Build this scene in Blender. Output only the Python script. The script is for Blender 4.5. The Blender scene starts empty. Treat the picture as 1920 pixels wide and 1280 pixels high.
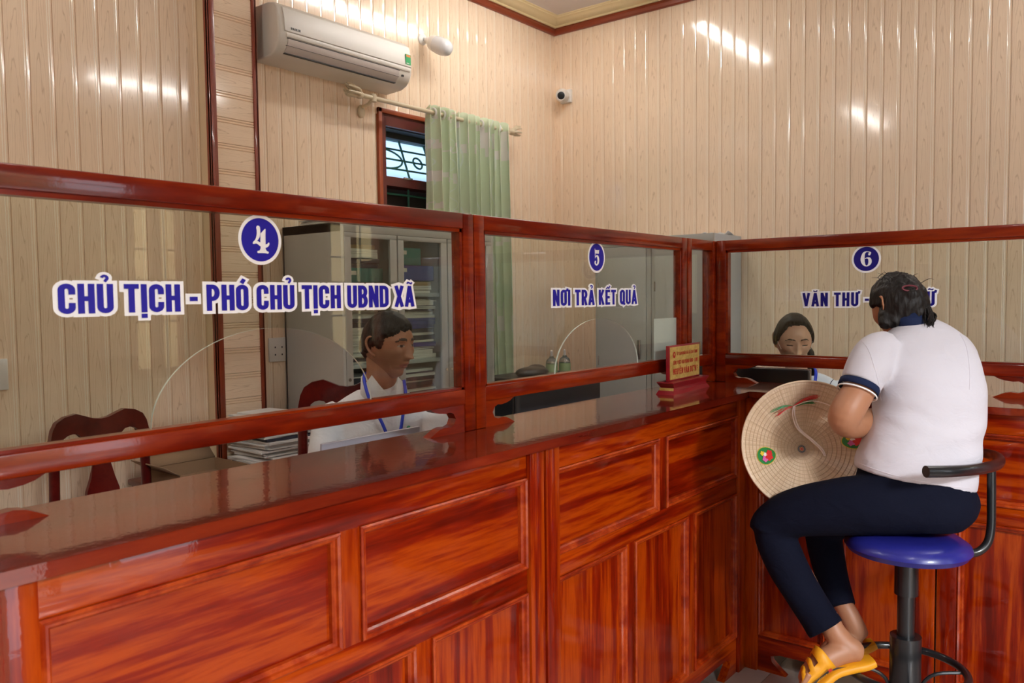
import bpy, bmesh, math, random
from mathutils import Vector, Matrix, noise
random.seed(7)
sc = bpy.context.scene
PI = math.pi
# ---------------------------------------------------------------- camera
CX, CY, CZ = -3.00776, -1.23685, 1.4687
FPX = 1526.26
_yaw, _pit, _rol = 0.67396, -0.05317, -0.0117
FW = Vector((math.cos(_pit)*math.cos(_yaw), math.cos(_pit)*math.sin(_yaw), math.sin(_pit)))
_r0 = Vector((math.sin(_yaw), -math.cos(_yaw), 0)); _u0 = _r0.cross(FW)
RT = _r0*math.cos(_rol) + _u0*math.sin(_rol)
UP = -_r0*math.sin(_rol) + _u0*math.cos(_rol)
cd = bpy.data.cameras.new('camera'); cam = bpy.data.objects.new('camera', cd); sc.collection.objects.link(cam)
cam.matrix_world = Matrix(((RT.x, UP.x, -FW.x, CX), (RT.y, UP.y, -FW.y, CY), (RT.z, UP.z, -FW.z, CZ), (0, 0, 0, 1)))
cd.sensor_width = 36; cd.lens = FPX*36/1920; cd.clip_start = .05
cd.dof.use_dof = True; cd.dof.focus_distance = 2.9; cd.dof.aperture_fstop = 7.0
sc.camera = cam
# ---------------------------------------------------------------- world, daylight, exposure
w = bpy.data.worlds.new('world'); sc.world = w; w.use_nodes = True
w.node_tree.nodes['Background'].inputs[0].default_value = (.80, .90, 1.0, 1)
w.node_tree.nodes['Background'].inputs[1].default_value = 3.4
sc.view_settings.view_transform = 'Standard'; sc.view_settings.look = 'None'
sc.view_settings.gamma = 1; sc.view_settings.use_curve_mapping = False
sc.view_settings.exposure = 0.68
sc.cycles.max_bounces = 10; sc.cycles.transparent_max_bounces = 16
sc.cycles.glossy_bounces = 5; sc.cycles.diffuse_bounces = 5; sc.cycles.transmission_bounces = 6
sc.cycles.caustics_reflective = False; sc.cycles.caustics_refractive = False
sc.cycles.sample_clamp_indirect = 6
def area(name, loc, direction, sx, sy, power, col=(1, 1, 1)):
    l = bpy.data.lights.new(name, 'AREA'); l.shape = 'RECTANGLE'; l.size = sx; l.size_y = sy
    l.energy = power; l.color = col
    o = bpy.data.objects.new(name, l); sc.collection.objects.link(o); o.location = loc
    o.rotation_euler = Vector(direction).to_track_quat('-Z', 'Y').to_euler(); return o
# daylight entering the real openings of the front wall
OPEN = [(-3.6, -1.30, 0.0, 2.6), (-.62, -.22, 1.0, 2.1), (.85, 1.45, 1.0, 2.1), (2.7, 3.6, .9, 2.2)]
FY = -3.0      # inner face of the front wall
DAY = [470, 15, 20, 20]
for i, (x0, x1, z0, z1) in enumerate(OPEN):
    if i == 0: x1 = -2.5
    area('daylight', ((x0+x1)/2, FY-1.1, 3.5), (0, 1, -.75), x1-x0, 1.6, DAY[i], (.93, .97, 1.0))
# ---------------------------------------------------------------- helpers
def link(o): sc.collection.objects.link(o); return o
def tag(o, label, cat, group=None, kind=None):
    o['label'] = label; o['category'] = cat
    if group: o['group'] = group
    if kind: o['kind'] = kind
    return o
def thing(name, label, cat, loc=(0, 0, 0), group=None, rz=0):
    o = link(bpy.data.objects.new(name, None)); o.location = loc; o.rotation_euler.z = rz; o.empty_display_size = .05
    return tag(o, label, cat, group)
def wloc(o):
    v = Vector(o.location)
    return v if o.parent is None else v + wloc(o.parent)
def shade(me, angle=40):
    me.shade_smooth() if hasattr(me, 'shade_smooth') else None
    try: me.set_sharp_from_angle(angle=math.radians(angle))
    except Exception: pass
def obj(name, bm, mats, parent=None, local=False, smooth=40, kind=None):
    """bm in world coords (unless local); linked as one mesh"""
    me = bpy.data.meshes.new(name)
    bmesh.ops.recalc_face_normals(bm, faces=bm.faces[:]) if smooth != 'keep' else None
    bm.to_mesh(me); bm.free()
    for m in (mats if isinstance(mats, (list, tuple)) else [mats]): me.materials.append(m)
    if smooth and smooth != 'keep': shade(me, smooth)
    o = link(bpy.data.objects.new(name, me))
    if parent is not None:
        o.parent = parent
        if not local: me.transform(Matrix.Translation(-wloc(parent)))
    elif not local:
        xs = [v.co.x for v in me.vertices]; ys = [v.co.y for v in me.vertices]; zs = [v.co.z for v in me.vertices]
        c = Vector(((min(xs)+max(xs))/2, (min(ys)+max(ys))/2, min(zs)))
        me.transform(Matrix.Translation(-c)); o.location = c
    if kind: o['kind'] = kind
    return o
def struct(name, bm, mats, parent=None, smooth=40):
    o = obj(name, bm, mats, parent, smooth=smooth)
    if parent is None: o['kind'] = 'structure'
    return o
def B(): return bmesh.new()
def box(bm, x0, x1, y0, y1, z0, z1, bev=0, M=None, mi=0):
    vs = [bm.verts.new(p) for p in ((x0, y0, z0), (x1, y0, z0), (x1, y1, z0), (x0, y1, z0), (x0, y0, z1), (x1, y0, z1), (x1, y1, z1), (x0, y1, z1))]
    fs = [bm.faces.new([vs[i] for i in f]) for f in ((0, 3, 2, 1), (4, 5, 6, 7), (0, 1, 5, 4), (1, 2, 6, 5), (2, 3, 7, 6), (3, 0, 4, 7))]
    for f in fs: f.material_index = mi
    if bev > 0:
        es = list({e for f in fs for e in f.edges})
        r = bmesh.ops.bevel(bm, geom=es, offset=bev, segments=2, affect='EDGES', profile=.5)
        vs = list({v for f in r['faces'] for v in f.verts} | {v for v in vs if v.is_valid})
    if M is not None:
        for v in vs: v.co = M @ v.co
    return bm
def bx(*a, **k): return box(B(), *a, **k)
def prism(bm, pts, axis, a, b, mi=0):
    """extrude polygon pts (2D) along axis from a to b. axis x:(y,z) y:(x,z) z:(x,y)"""
    f3 = {'x': lambda p, t: (t, p[0], p[1]), 'y': lambda p, t: (p[0], t, p[1]), 'z': lambda p, t: (p[0], p[1], t)}[axis]
    v0 = [bm.verts.new(f3(p, a)) for p in pts]; v1 = [bm.verts.new(f3(p, b)) for p in pts]
    n = len(pts)
    fs = [bm.faces.new(v0), bm.faces.new(v1[::-1])]
    for i in range(n): fs.append(bm.faces.new((v0[i], v0[(i+1) % n], v1[(i+1) % n], v1[i])))
    for f in fs: f.material_index = mi
    return bm
def cyl(bm, c, r, z0, z1, n=24, r2=None, ax=Vector((0, 0, 1)), mi=0):
    return tube(bm, [Vector(c)+ax*z0, Vector(c)+ax*z1], [r, r if r2 is None else r2], n, mi=mi)
def tube(bm, pts, rad, n=12, caps=True, mi=0, asp=1.0, side=None, closed=False):
    pts = [Vector(p) for p in pts]; m = len(pts)
    if not isinstance(rad, (list, tuple)): rad = [rad]*m
    rings = []; prev = None
    for i, p in enumerate(pts):
        if closed: t = pts[(i+1) % m]-pts[i-1]
        else: t = pts[min(i+1, m-1)]-pts[max(i-1, 0)]
        t.normalize()
        if side is not None: a = Vector(side)
        elif prev is None: a = Vector((0, 0, 1)) if abs(t.z) < .9 else Vector((1, 0, 0))
        else: a = prev
        u = a - t*a.dot(t); u.normalize(); prev = u; v = t.cross(u)
        rings.append([bm.verts.new(p+u*(rad[i]*math.cos(2*PI*k/n))+v*(rad[i]*asp*math.sin(2*PI*k/n))) for k in range(n)])
    for i in range(m if closed else m-1):
        A, C = rings[i], rings[(i+1) % m]
        for k in range(n):
            f = bm.faces.new((A[k], A[(k+1) % n], C[(k+1) % n], C[k])); f.material_index = mi
    if caps and not closed:
        bm.faces.new(rings[0][::-1]).material_index = mi; bm.faces.new(rings[-1]).material_index = mi
    return bm
def cr(pts, k=6):
    """catmull-rom resample of tuples (any dimension)"""
    P = [Vector(p) if len(p) <= 4 else p for p in pts]; out = []
    n = len(P)
    for i in range(n-1):
        p0, p1, p2, p3 = P[max(i-1, 0)], P[i], P[i+1], P[min(i+2, n-1)]
        for j in range(k):
            t = j/k
            out.append(tuple(.5*(2*p1[d]+(p2[d]-p0[d])*t+(2*p0[d]-5*p1[d]+4*p2[d]-p3[d])*t*t+(3*p1[d]-p0[d]-3*p2[d]+p3[d])*t**3) for d in range(len(p1))))
    out.append(tuple(P[-1])); return out
def stube(bm, pr, n=12, k=5, **kw):
    """smooth tube through (x,y,z,r)"""
    q = cr(pr, k); return tube(bm, [p[:3] for p in q], [p[3] for p in q], n, **kw)
def loft(bm, rings, n=32, k=5, e=2.3, mi=0):
    """rings: (L, R, thickness, N) L/R end points; section = superellipse with half axis (R-L)/2 and N*thickness"""
    q = cr([tuple(r[0])+tuple(r[1])+(r[2],)+tuple(r[3]) for r in rings], k)
    prev = None; first = None
    for p in q:
        L = Vector(p[0:3]); R_ = Vector(p[3:6]); t = p[6]; N = Vector(p[7:10]).normalized()
        c = (L+R_)/2; a = (R_-L)/2
        ring = []
        for i in range(n):
            th = 2*PI*i/n; ct, st = math.cos(th), math.sin(th)
            x = math.copysign(abs(ct)**(2/e), ct); y = math.copysign(abs(st)**(2/e), st)
            ring.append(bm.verts.new(c+a*x+N*t*y))
        if prev:
            for i in range(n): bm.faces.new((prev[i], prev[(i+1) % n], ring[(i+1) % n], ring[i])).material_index = mi
        else: first = ring
        prev = ring
    bm.faces.new(first[::-1]); bm.faces.new(prev); return bm
def ell(bm, c, rx, ry, rz, M=None, u=20, v=14):
    m = Matrix.Translation(Vector(c)) @ (M.to_4x4() if M else Matrix.Identity(4)) @ Matrix.Diagonal((rx, ry, rz, 1))
    bmesh.ops.create_uvsphere(bm, u_segments=u, v_segments=v, radius=1, matrix=m); return bm
def remesh(bm, voxel, smooth=4, extra=None):
    """fuse overlapping closed shells into one continuous skin"""
    me = bpy.data.meshes.new('tmp'); bmesh.ops.recalc_face_normals(bm, faces=bm.faces[:]); bm.to_mesh(me); bm.free()
    o = link(bpy.data.objects.new('tmp', me))
    r = o.modifiers.new('r', 'REMESH'); r.mode = 'VOXEL'; r.voxel_size = voxel
    s = o.modifiers.new('s', 'SMOOTH'); s.iterations = smooth; s.factor = .5
    bpy.context.view_layer.update()
    ev = o.evaluated_get(bpy.context.evaluated_depsgraph_get()); out = bmesh.new(); out.from_mesh(ev.to_mesh())
    ev.to_mesh_clear(); bpy.data.objects.remove(o); bpy.data.meshes.remove(me); return out
def at(px, py, d):
    """point seen at (px,py) of the 1920x1280 frame, d metres along the view axis"""
    return Vector((CX, CY, CZ)) + FW*d + RT*((px-960)*d/FPX) + UP*((640-py)*d/FPX)
def atr(px, py, d, r): return tuple(at(px, py, d))+(r,)
# ---------------------------------------------------------------- materials
def mat(name, col=(.5, .5, .5), rough=.5, metal=0, coat=0, coatr=.05, spec=.5, emis=None, estr=0, trans=0, alpha=1, sub=0, sheen=0):
    m = bpy.data.materials.new(name); m.use_nodes = True; b = m.node_tree.nodes['Principled BSDF']; I = b.inputs
    I['Base Color'].default_value = (*col, 1); I['Roughness'].default_value = rough; I['Metallic'].default_value = metal
    I['Coat Weight'].default_value = coat; I['Coat Roughness'].default_value = coatr; I['Specular IOR Level'].default_value = spec
    I['Transmission Weight'].default_value = trans; I['Alpha'].default_value = alpha
    I['Subsurface Weight'].default_value = sub; I['Sheen Weight'].default_value = sheen
    if sub: I['Subsurface Radius'].default_value = (.012, .005, .003); I['Subsurface Scale'].default_value = 1
    if emis: I['Emission Color'].default_value = (*emis, 1); I['Emission Strength'].default_value = estr
    return m
class G:
    """tiny node-graph helper"""
    def __init__(s, m): s.m = m; s.t = m.node_tree; s.b = s.t.nodes['Principled BSDF']
    def n(s, ty, **kw):
        x = s.t.nodes.new('ShaderNode'+ty)
        for k, v in kw.items(): setattr(x, k, v)
        return x
    def l(s, a, b): s.t.links.new(a, b)
    def math(s, op, a, b=0.0, c=0.0, clamp=False):
        x = s.n('Math', operation=op, use_clamp=clamp)
        for i, v in enumerate((a, b, c)):
            if isinstance(v, (int, float)): x.inputs[i].default_value = v
            else: s.l(v, x.inputs[i])
        return x.outputs[0]
    def coords(s, scale, rnd=0.0, kind='Object'):
        tc = s.n('TexCoord'); mp = s.n('Mapping'); mp.inputs['Scale'].default_value = scale
        src = tc.outputs[kind]
        if rnd:
            oi = s.n('ObjectInfo'); k = s.math('MULTIPLY', oi.outputs['Random'], rnd)
            cb = s.n('CombineXYZ'); s.l(k, cb.inputs[0]); s.l(k, cb.inputs[1]); s.l(k, cb.inputs[2])
            ad = s.n('VectorMath', operation='ADD'); s.l(src, ad.inputs[0]); s.l(cb.outputs[0], ad.inputs[1]); src = ad.outputs[0]
        s.l(src, mp.inputs[0]); return mp.outputs[0]
    def noise(s, vec, scale=1, detail=4, rough=.55, dist=0):
        x = s.n('TexNoise'); x.inputs['Scale'].default_value = scale; x.inputs['Detail'].default_value = detail
        x.inputs['Roughness'].default_value = rough; x.inputs['Distortion'].default_value = dist; s.l(vec, x.inputs['Vector']); return x.outputs['Fac']
    def ramp(s, fac, stops):
        r = s.n('ValToRGB'); e = r.color_ramp.elements
        while len(e) < len(stops): e.new(.5)
        for i, (p, c) in enumerate(stops): e[i].position = p; e[i].color = (*c, 1)
        s.l(fac, r.inputs[0]); return r.outputs[0]
    def mix(s, fac, a, b, mode='MIX'):
        x = s.n('MixRGB', blend_type=mode)
        for i, v in enumerate((fac, a, b)):
            if isinstance(v, (int, float)): x.inputs[i].default_value = v
            elif isinstance(v, tuple): x.inputs[i].default_value = (*v, 1)
            else: s.l(v, x.inputs[i])
        return x.outputs[0]
    def bump(s, h, dist=.001, strength=.5):
        x = s.n('Bump'); x.inputs['Distance'].default_value = dist; x.inputs['Strength'].default_value = strength; s.l(h, x.inputs['Height']); s.l(x.outputs[0], s.b.inputs['Normal'])
    def col(s, c): s.l(c, s.b.inputs['Base Color'])
def wood(name, sc_, bright, mid, dark, rough=.3, coat=.55, rnd=7, coatr=.04, stretch=1.0):
    m = mat(name, mid, rough, coat=coat, coatr=coatr, spec=.12); g = G(m)
    v = g.coords(sc_, rnd)
    a = g.noise(v, 1.0, 3, .5, .6); b = g.noise(v, 5.5, 4, .6, .3)
    s_ = g.math('ADD', g.math('MULTIPLY', a, .72), g.math('MULTIPLY', b, .28))
    c = g.ramp(s_, [(.37, dark), (.47, mid), (.56, bright), (.66, mid)])
    big = g.noise(g.coords((1.6, 1.6, 1.6), rnd), 1, 2)
    c = g.mix(g.math('MULTIPLY', big, .55), c, tuple(x*.55 for x in mid), 'MIX')
    g.col(c)
    fine = g.noise(g.coords((9, 9, 9), rnd), 6, 3)
    x = g.n('Bump'); x.inputs['Distance'].default_value = .0006; x.inputs['Strength'].default_value = .35; g.l(fine, x.inputs['Height'])
    g.l(x.outputs[0], g.b.inputs['Coat Normal'])
    return m
BR, MI, DK = (.47, .062, .001), (.24, .011, .0004), (.085, .002, .0)
WOOD_H = wood('varnished_wood_along', (1.1, 16, 16), BR, MI, DK)
WOOD_V = wood('varnished_wood_upright', (16, 16, 1.1), BR, MI, DK)
WOOD_F = wood('varnished_frame_wood', (1.5, 12, 12), (.30, .028, .001), (.19, .010, .0006), (.10, .004, .0), coatr=.1, coat=.6)
WOOD_T = wood('worktop_wood', (1.0, 7, 7), (.24, .024, .005), (.16, .011, .003), (.09, .005, .002), rough=.25, coatr=.025, coat=1)
WOOD_C = wood('rosewood_chair', (5, 5, 5), (.16, .012, .008), (.11, .007, .006), (.06, .004, .004), coatr=.08)
TRIMW = mat('reddish_trim', (.22, .033, .010), .35, coat=.3)
WINW = mat('dark_window_wood', (.10, .010, .008), .35, coat=.4)
# board material: cream wall boards, printed cathedral grain
def board_mat(name, horiz=False):
    m = mat(name, (.78, .58, .38), .12, coat=.5, coatr=.07, spec=.5); g = G(m)
    tc = g.n('TexCoord'); sp = g.n('SeparateXYZ'); g.l(tc.outputs['Object'], sp.inputs[0])
    oi = g.n('ObjectInfo'); rnd = g.math('MULTIPLY', oi.outputs['Random'], 9.0)
    u, z = (sp.outputs[2], sp.outputs[0]) if horiz else (sp.outputs[0], sp.outputs[2])
    cb = g.n('CombineXYZ'); g.l(g.math('MULTIPLY', u, 34.0), cb.inputs[0]); g.l(g.math('ADD', g.math('MULTIPLY', z, 4.0), rnd), cb.inputs[2])
    n1 = g.noise(cb.outputs[0], 1, 3, .5)
    f = g.math('ADD', g.math('MULTIPLY', z, 5.0), g.math('MULTIPLY', g.math('MULTIPLY', u, u), 3400.0))
    f = g.math('ADD', g.math('ADD', f, rnd), g.math('MULTIPLY', n1, 3.4))
    fr = g.math('ABSOLUTE', g.math('SUBTRACT', g.math('FRACT', f), .5))
    line = g.math('SUBTRACT', 1.0, g.math('MULTIPLY', fr, 9.0), clamp=True)
    cb2 = g.n('CombineXYZ'); g.l(g.math('MULTIPLY', u, 420.0), cb2.inputs[0]); g.l(g.math('ADD', g.math('MULTIPLY', z, 9.0), rnd), cb2.inputs[2])
    n2 = g.noise(cb2.outputs[0], 1, 3, .6)
    st = g.math('MULTIPLY', g.math('SUBTRACT', n2, .52), 2.2, clamp=True)
    fac = g.math('ADD', g.math('MULTIPLY', line, .60), g.math('MULTIPLY', st, .60), clamp=True)
    c = g.mix(fac, (.90, .71, .53), (.58, .39, .24))
    if not horiz:   # paler printed beading strip between the boards
        bead = g.math('COMPARE', g.math('ABSOLUTE', g.math('SUBTRACT', u, .0395)), .0046, .0018); c = g.mix(g.math('MULTIPLY', bead, .9), c, (.97, .86, .72))
    g.col(c); return m
BOARD = board_mat('cream_wood_grain_board'); BOARDH = board_mat('cream_wood_grain_board_level', True)
CREAM = mat('cream_plaster', (.78, .66, .40), .5); CEIL = mat('white_ceiling', (.74, .72, .74), .7)
PLAIN = mat('pale_plaster', (.70, .56, .38), .6)
STEEL = mat('grey_enamelled_steel', (.42, .41, .38), .38); STEEL_D = mat('dark_gap', (.03, .03, .03), .6)
STEELB = mat('pale_grey_steel', (.50, .53, .56), .4)
WHITEP = mat('white_plastic', (.78, .76, .73), .32); ACW = mat('aircon_plastic', (.70, .66, .60), .35); ACG = mat('aircon_vane', (.60, .53, .50), .4)
BLACK = mat('black_plastic', (.012, .013, .016), .35); DGREY = mat('dark_grey_plastic', (.035, .038, .045), .5)
BLUEV = mat('blue_vinyl', (.018, .012, .34), .45, spec=.25); WHITEV = mat('white_vinyl', (.95, .95, .97), .45, spec=.25)
NAVYV = mat('navy_vinyl', (.012, .008, .18), .45, spec=.25)
PAPER = mat('white_paper', (.75, .75, .74), .7)
CHROME = mat('chrome', (.6, .6, .6), .15, metal=1)
SKIN = mat('skin_tan', (.42, .19, .10), .48, sub=.12); SKIN_M = mat('skin_brown', (.36, .165, .095), .5, sub=.1); SKIN_L = mat('skin_light', (.64, .38, .27), .45, sub=.12)
LIP = mat('lips', (.33, .11, .085), .45); LIPW = mat('lips_pink', (.45, .13, .12), .4)
HAIR = mat('black_hair', (.009, .006, .005), .5, spec=.3)
g = G(HAIR); g.bump(g.noise(g.coords((220, 220, 26)), 1, 3, .6), .002, .9)
def cloth(name, col, rough=.8, s=900, amp=.0006, fold=.0):
    m = mat(name, col, rough, sheen=.2); g = G(m)
    a = g.noise(g.coords((s, s, s)), 1, 2); b = g.noise(g.coords((14, 14, 22)), 1, 4, .5, 1.2)
    h = g.math('ADD', g.math('MULTIPLY', a, .08), g.math('MULTIPLY', b, 1.0)); g.bump(h, .006+fold, .55); return m
SHIRT = cloth('white_polo_cotton', (.60, .57, .62)); SHIRTM = cloth('white_shirt_cotton', (.74, .76, .80), fold=.004)
NAVY = cloth('navy_rib', (.012, .02, .06)); TROUS = cloth('navy_trouser_cloth', (.003, .004, .013), .9, fold=.002)
for m_ in (NAVY, TROUS):
    m_.node_tree.nodes['Principled BSDF'].inputs['Sheen Weight'].default_value = 0; m_.node_tree.nodes['Principled BSDF'].inputs['Specular IOR Level'].default_value = .15
LANY = mat('blue_ribbon', (.02, .05, .55), .5)
# clear glass pane: sees through, mirrors by angle
def glass(name, tint=(.93, .96, .93), rough=0.0):
    m = bpy.data.materials.new(name); m.use_nodes = True; t = m.node_tree; t.nodes.clear()
    gm = t.nodes.new('ShaderNodeNewGeometry'); mr = t.nodes.new('ShaderNodeMapRange'); mr.inputs[3].default_value = 1.5; mr.inputs[4].default_value = 1/1.5
    t.links.new(gm.outputs['Backfacing'], mr.inputs[0])   # air/glass ratio on both faces of the solid pane
    o = t.nodes.new('ShaderNodeOutputMaterial'); mx = t.nodes.new('ShaderNodeMixShader'); fr = t.nodes.new('ShaderNodeFresnel'); t.links.new(mr.outputs[0], fr.inputs[0])
    tr = t.nodes.new('ShaderNodeBsdfTransparent'); tr.inputs[0].default_value = (*tint, 1); gl = t.nodes.new('ShaderNodeBsdfGlossy'); gl.inputs['Roughness'].default_value = rough
    t.links.new(fr.outputs[0], mx.inputs[0]); t.links.new(tr.outputs[0], mx.inputs[1]); t.links.new(gl.outputs[0], mx.inputs[2]); t.links.new(mx.outputs[0], o.inputs[0]); return m
GLASS = glass('clear_glass'); GEDGE = mat('polished_glass_edge', (.80, .92, .86), .25, trans=.2)
# ---------------------------------------------------------------- room shell
YA, XB, ZT = 2.236, 1.868, 3.45
floor = struct('floor', bx(-6, 5, FY-.2, YA+.1, -.12, -.004), mat('tile_grout', (.25, .21, .18), .8))
TILE = mat('beige_floor_tile', (.42, .34, .30), .22, coat=.3); g = G(TILE); g.col(g.mix(g.noise(g.coords((3, 3, 3), 5), 2, 5), (.46, .37, .32), (.36, .29, .26)))
tm = None
for i in range(-5, 3):
    for j in range(-5, 1):
        if tm is None:
            o = obj('floor_tile', bx(-.2985, .2985, -.2985, .2985, -.004, 0, bev=.0012), TILE, floor, local=True); tm = o
        else:
            o = link(tm.copy()); o.parent = floor
        o.location = Vector((i*.6+.12, j*.6+.22, 0)) - floor.location
ceiling = struct('ceiling', bx(-6, 5, FY-.2, YA+.1, ZT, ZT+.1), CEIL)
walls = {}
wa = struct('wall_back', bx(-6, .19, YA, YA+.2, 0, ZT), PLAIN)
# rest of that wall round the window opening
wb2 = B(); box(wb2, .19, 1.15, YA, YA+.2, 0, 1.35); box(wb2, .19, 1.15, YA, YA+.2, 2.51, ZT); box(wb2, 1.15, XB+.2, YA, YA+.2, 0, ZT)
struct('wall_back_2', wb2, PLAIN)
wb = struct('wall_right', bx(XB, XB+.15, -2.3, YA, 0, ZT), PLAIN)
def board_profile(pitch):
    s = pitch/.0865
    return [(0, 0), (.0015, .0055), (.0655, .006), (.0675, .0054), (.0695, .0062), (.0735, .0062), (.0755, .0054), (.0775, .0060), (.0840, .0055), (.0865, 0)], s
def board_mesh(pitch, z0, z1, name):
    pr, s = board_profile(pitch); bm = B()
    pts = [((u*s-.033*s), -d) for u, d in pr]
    a = [bm.verts.new((x, y, z0)) for x, y in pts]; b = [bm.verts.new((x, y, z1)) for x, y in pts]
    for i in range(len(pts)-1): bm.faces.new((a[i], a[i+1], b[i+1], b[i]))
    me = bpy.data.meshes.new(name); bm.to_mesh(me); bm.free(); me.materials.append(BOARD); return me
def add_board(me, parent, loc, rz=0):
    o = link(bpy.data.objects.new('wall_board', me)); o.parent = parent; o.location = Vector(loc)-Vector(parent.location); o.rotation_euler.z = rz
ba = board_mesh(.0892, 0, 3.352, 'board_a'); bt = board_mesh(.0892, 2.51, 3.352, 'board_over_window'); bb = board_mesh(.0865, 0, 3.352, 'board_b')
x = 1.458+.0892*5-.0438
while x > -4.6:
    if x > .15 and x < 1.12:
        add_board(bt, wa, (x, YA, 0))
    elif not (-.98 < x < -.70): add_board(ba, wa, (x, YA, 0))
    x -= .0892
y = -.165+.0865*27
while y > -2.3:
    add_board(bb, wb, (XB, y+.0425, 0), -PI/2); y -= .0865
# pilaster with level boards and red corner strips
pil = struct('trim_1', bx(-.939, -.70, 2.152, YA, 0, 3.39), PLAIN)
pm = None
for k in range(28):
    z = .12+k*.118
    if pm is None:
        bm = B(); pr = [(0, 0), (.002, .005), (.092, .005), (.094, .0005), (.098, .005), (.104, .005), (.106, .0005), (.110, .005), (.1165, .005), (.118, 0)]
        for i in range(len(pr)-1):
            a, b = pr[i], pr[i+1]
            bm.faces.new([bm.verts.new(p) for p in ((-.12, -a[1], a[0]-.05), (.12, -a[1], a[0]-.05), (.12, -b[1], b[0]-.05), (-.12, -b[1], b[0]-.05))])
        o = obj('wall_board', bm, BOARDH, pil, local=True); pm = o
    else: o = link(pm.copy()); o.parent = pil
    o.location = Vector((-.8195, 2.152, z)) - pil.location
bm = B(); box(bm, -.944, -.907, 2.140, 2.156, 0, 3.39, .003); box(bm, -.944, -.936, 2.14, 2.17, 0, 3.39); struct('trim_2', bm, TRIMW)
bm = B(); box(bm, -.712, -.688, 2.140, 2.156, 0, 3.39, .003); box(bm, -.696, -.688, 2.14, YA-.01, 0, 3.39); struct('trim_3', bm, TRIMW)
# red cornice strip and cream crown moulding
def cornice(name, prof, m):
    # prof: (out from wall, z); runs along both walls with a mitred corner
    bm = B(); L = [[], [], []]
    for d, z in prof:
        L[0].append(bm.verts.new((-4.6, YA-d, z))); L[1].append(bm.verts.new((XB-d, YA-d, z))); L[2].append(bm.verts.new((XB-d, -2.3, z)))
    for s in range(2):
        for i in range(len(prof)-1): bm.faces.new((L[s][i], L[s+1][i], L[s+1][i+1], L[s][i+1]))
    return struct(name, bm, m, smooth=30)
cornice('trim_4', [(0, 3.345), (.018, 3.345), (.026, 3.352), (.030, 3.372), (.022, 3.392), (0, 3.396)], TRIMW)
cornice('trim_5', [(0, 3.392), (.030, 3.392), (.036, 3.400), (.034, 3.404), (.045, 3.408), (.066, 3.424), (.082, 3.432), (.092, 3.436), (.094, 3.442), (.104, 3.446), (.106, 3.452)], CREAM)
# the parts of the room behind and beside the camera
bm = B(); xs = -6.0
for (x0, x1, z0, z1) in OPEN:
    box(bm, xs, x0, FY-.2, FY, 0, ZT); box(bm, x0, x1, FY-.2, FY, z1, ZT)
    if z0 > 0: box(bm, x0, x1, FY-.2, FY, 0, z0)
    xs = x1
box(bm, xs, 5, FY-.2, FY, 0, ZT); struct('wall_front', bm, mat('darkened_plaster', (.24, .16, .10), .6))  # unseen wall, its colour darkened so varnish reflections stay dim
struct('wall_left', bx(-6.15, -6, FY-.2, YA+.1, 0, ZT), PLAIN)
struct('wall_right_2', bx(4.9, 5.05, FY-.2, -2.15, 0, ZT), PLAIN)
struct('wall_right_3', bx(XB, 5, -2.45, -2.3, 0, ZT), PLAIN)
GRILLE = mat('dark_grille', (.05, .05, .05), .5)
for i, (x0, x1, z0, z1) in enumerate(OPEN):
    bm = B()
    for xx in (x0, x1-.05, (x0+x1)/2-.03): box(bm, xx, xx+.05, FY-.13, FY-.05, z0, z1)
    for zz in ([z0, z1-.06, z1-.55] if z0 > 0 else [z1-.06, z1-.6]): box(bm, x0, x1, FY-.13, FY-.05, zz, zz+.06)
    struct('window_%d' % (i+2) if z0 else 'door_1', bm, TRIMW)
    if z0 > 0:
        gb = B()
        for q in range(1, 4): xx = x0+(x1-x0)*q/4; tube(gb, [(xx, FY-.16, z0), (xx, FY-.16, z1)], .008, 6)
        for zz in (z0+.35, z0+.8, z0+1.15): tube(gb, [(x0, FY-.16, zz), (x1, FY-.16, zz)], .008, 6)
        struct('trim_%d' % (i+6), gb, GRILLE)
# a house and trees across the yard, seen only mirrored in the panes
yard = struct('floor_2', bx(-14, 14, -16, FY-.2, -.3, -.15), mat('yard_concrete', (.42, .40, .36), .8))
bm = B(); box(bm, -7, -1.2, -9.6, -9, -.15, 4.2); box(bm, 1.5, 9, -9.6, -9, -.15, 3.4)
struct('wall_front_2', bm, mat('ochre_house_wall', (.72, .48, .22), .8))
# ceiling battens with tubes
LAMP = mat('lit_tube', (1, 1, 1), .4, emis=(1, .97, .92), estr=31)
first = None
for (x0, y0, lb) in ((.08, 1.40, 'white twin tube ceiling lamp nearest the corner over the staff side'), (.2, -1.5, 'white twin tube ceiling lamp over the customer side'), (-3.4, 1.42, 'white twin tube ceiling lamp over the far left staff side'), (-3.4, -1.6, 'white twin tube ceiling lamp above the entrance side')):
    r = thing('ceiling_lamp', lb, 'lamp', (x0+.6, y0, 3.38), 'ceiling tube lamps')
    bm = B(); box(bm, x0, x0+1.22, y0-.06, y0+.06, 3.41, 3.45, .004); obj('housing', bm, WHITEP, r)
    for s in (-.03, .03): obj('tube', tube(B(), [(x0+.02, y0+s, 3.395), (x0+1.2, y0+s, 3.395)], .013, 10), LAMP, r)
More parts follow.
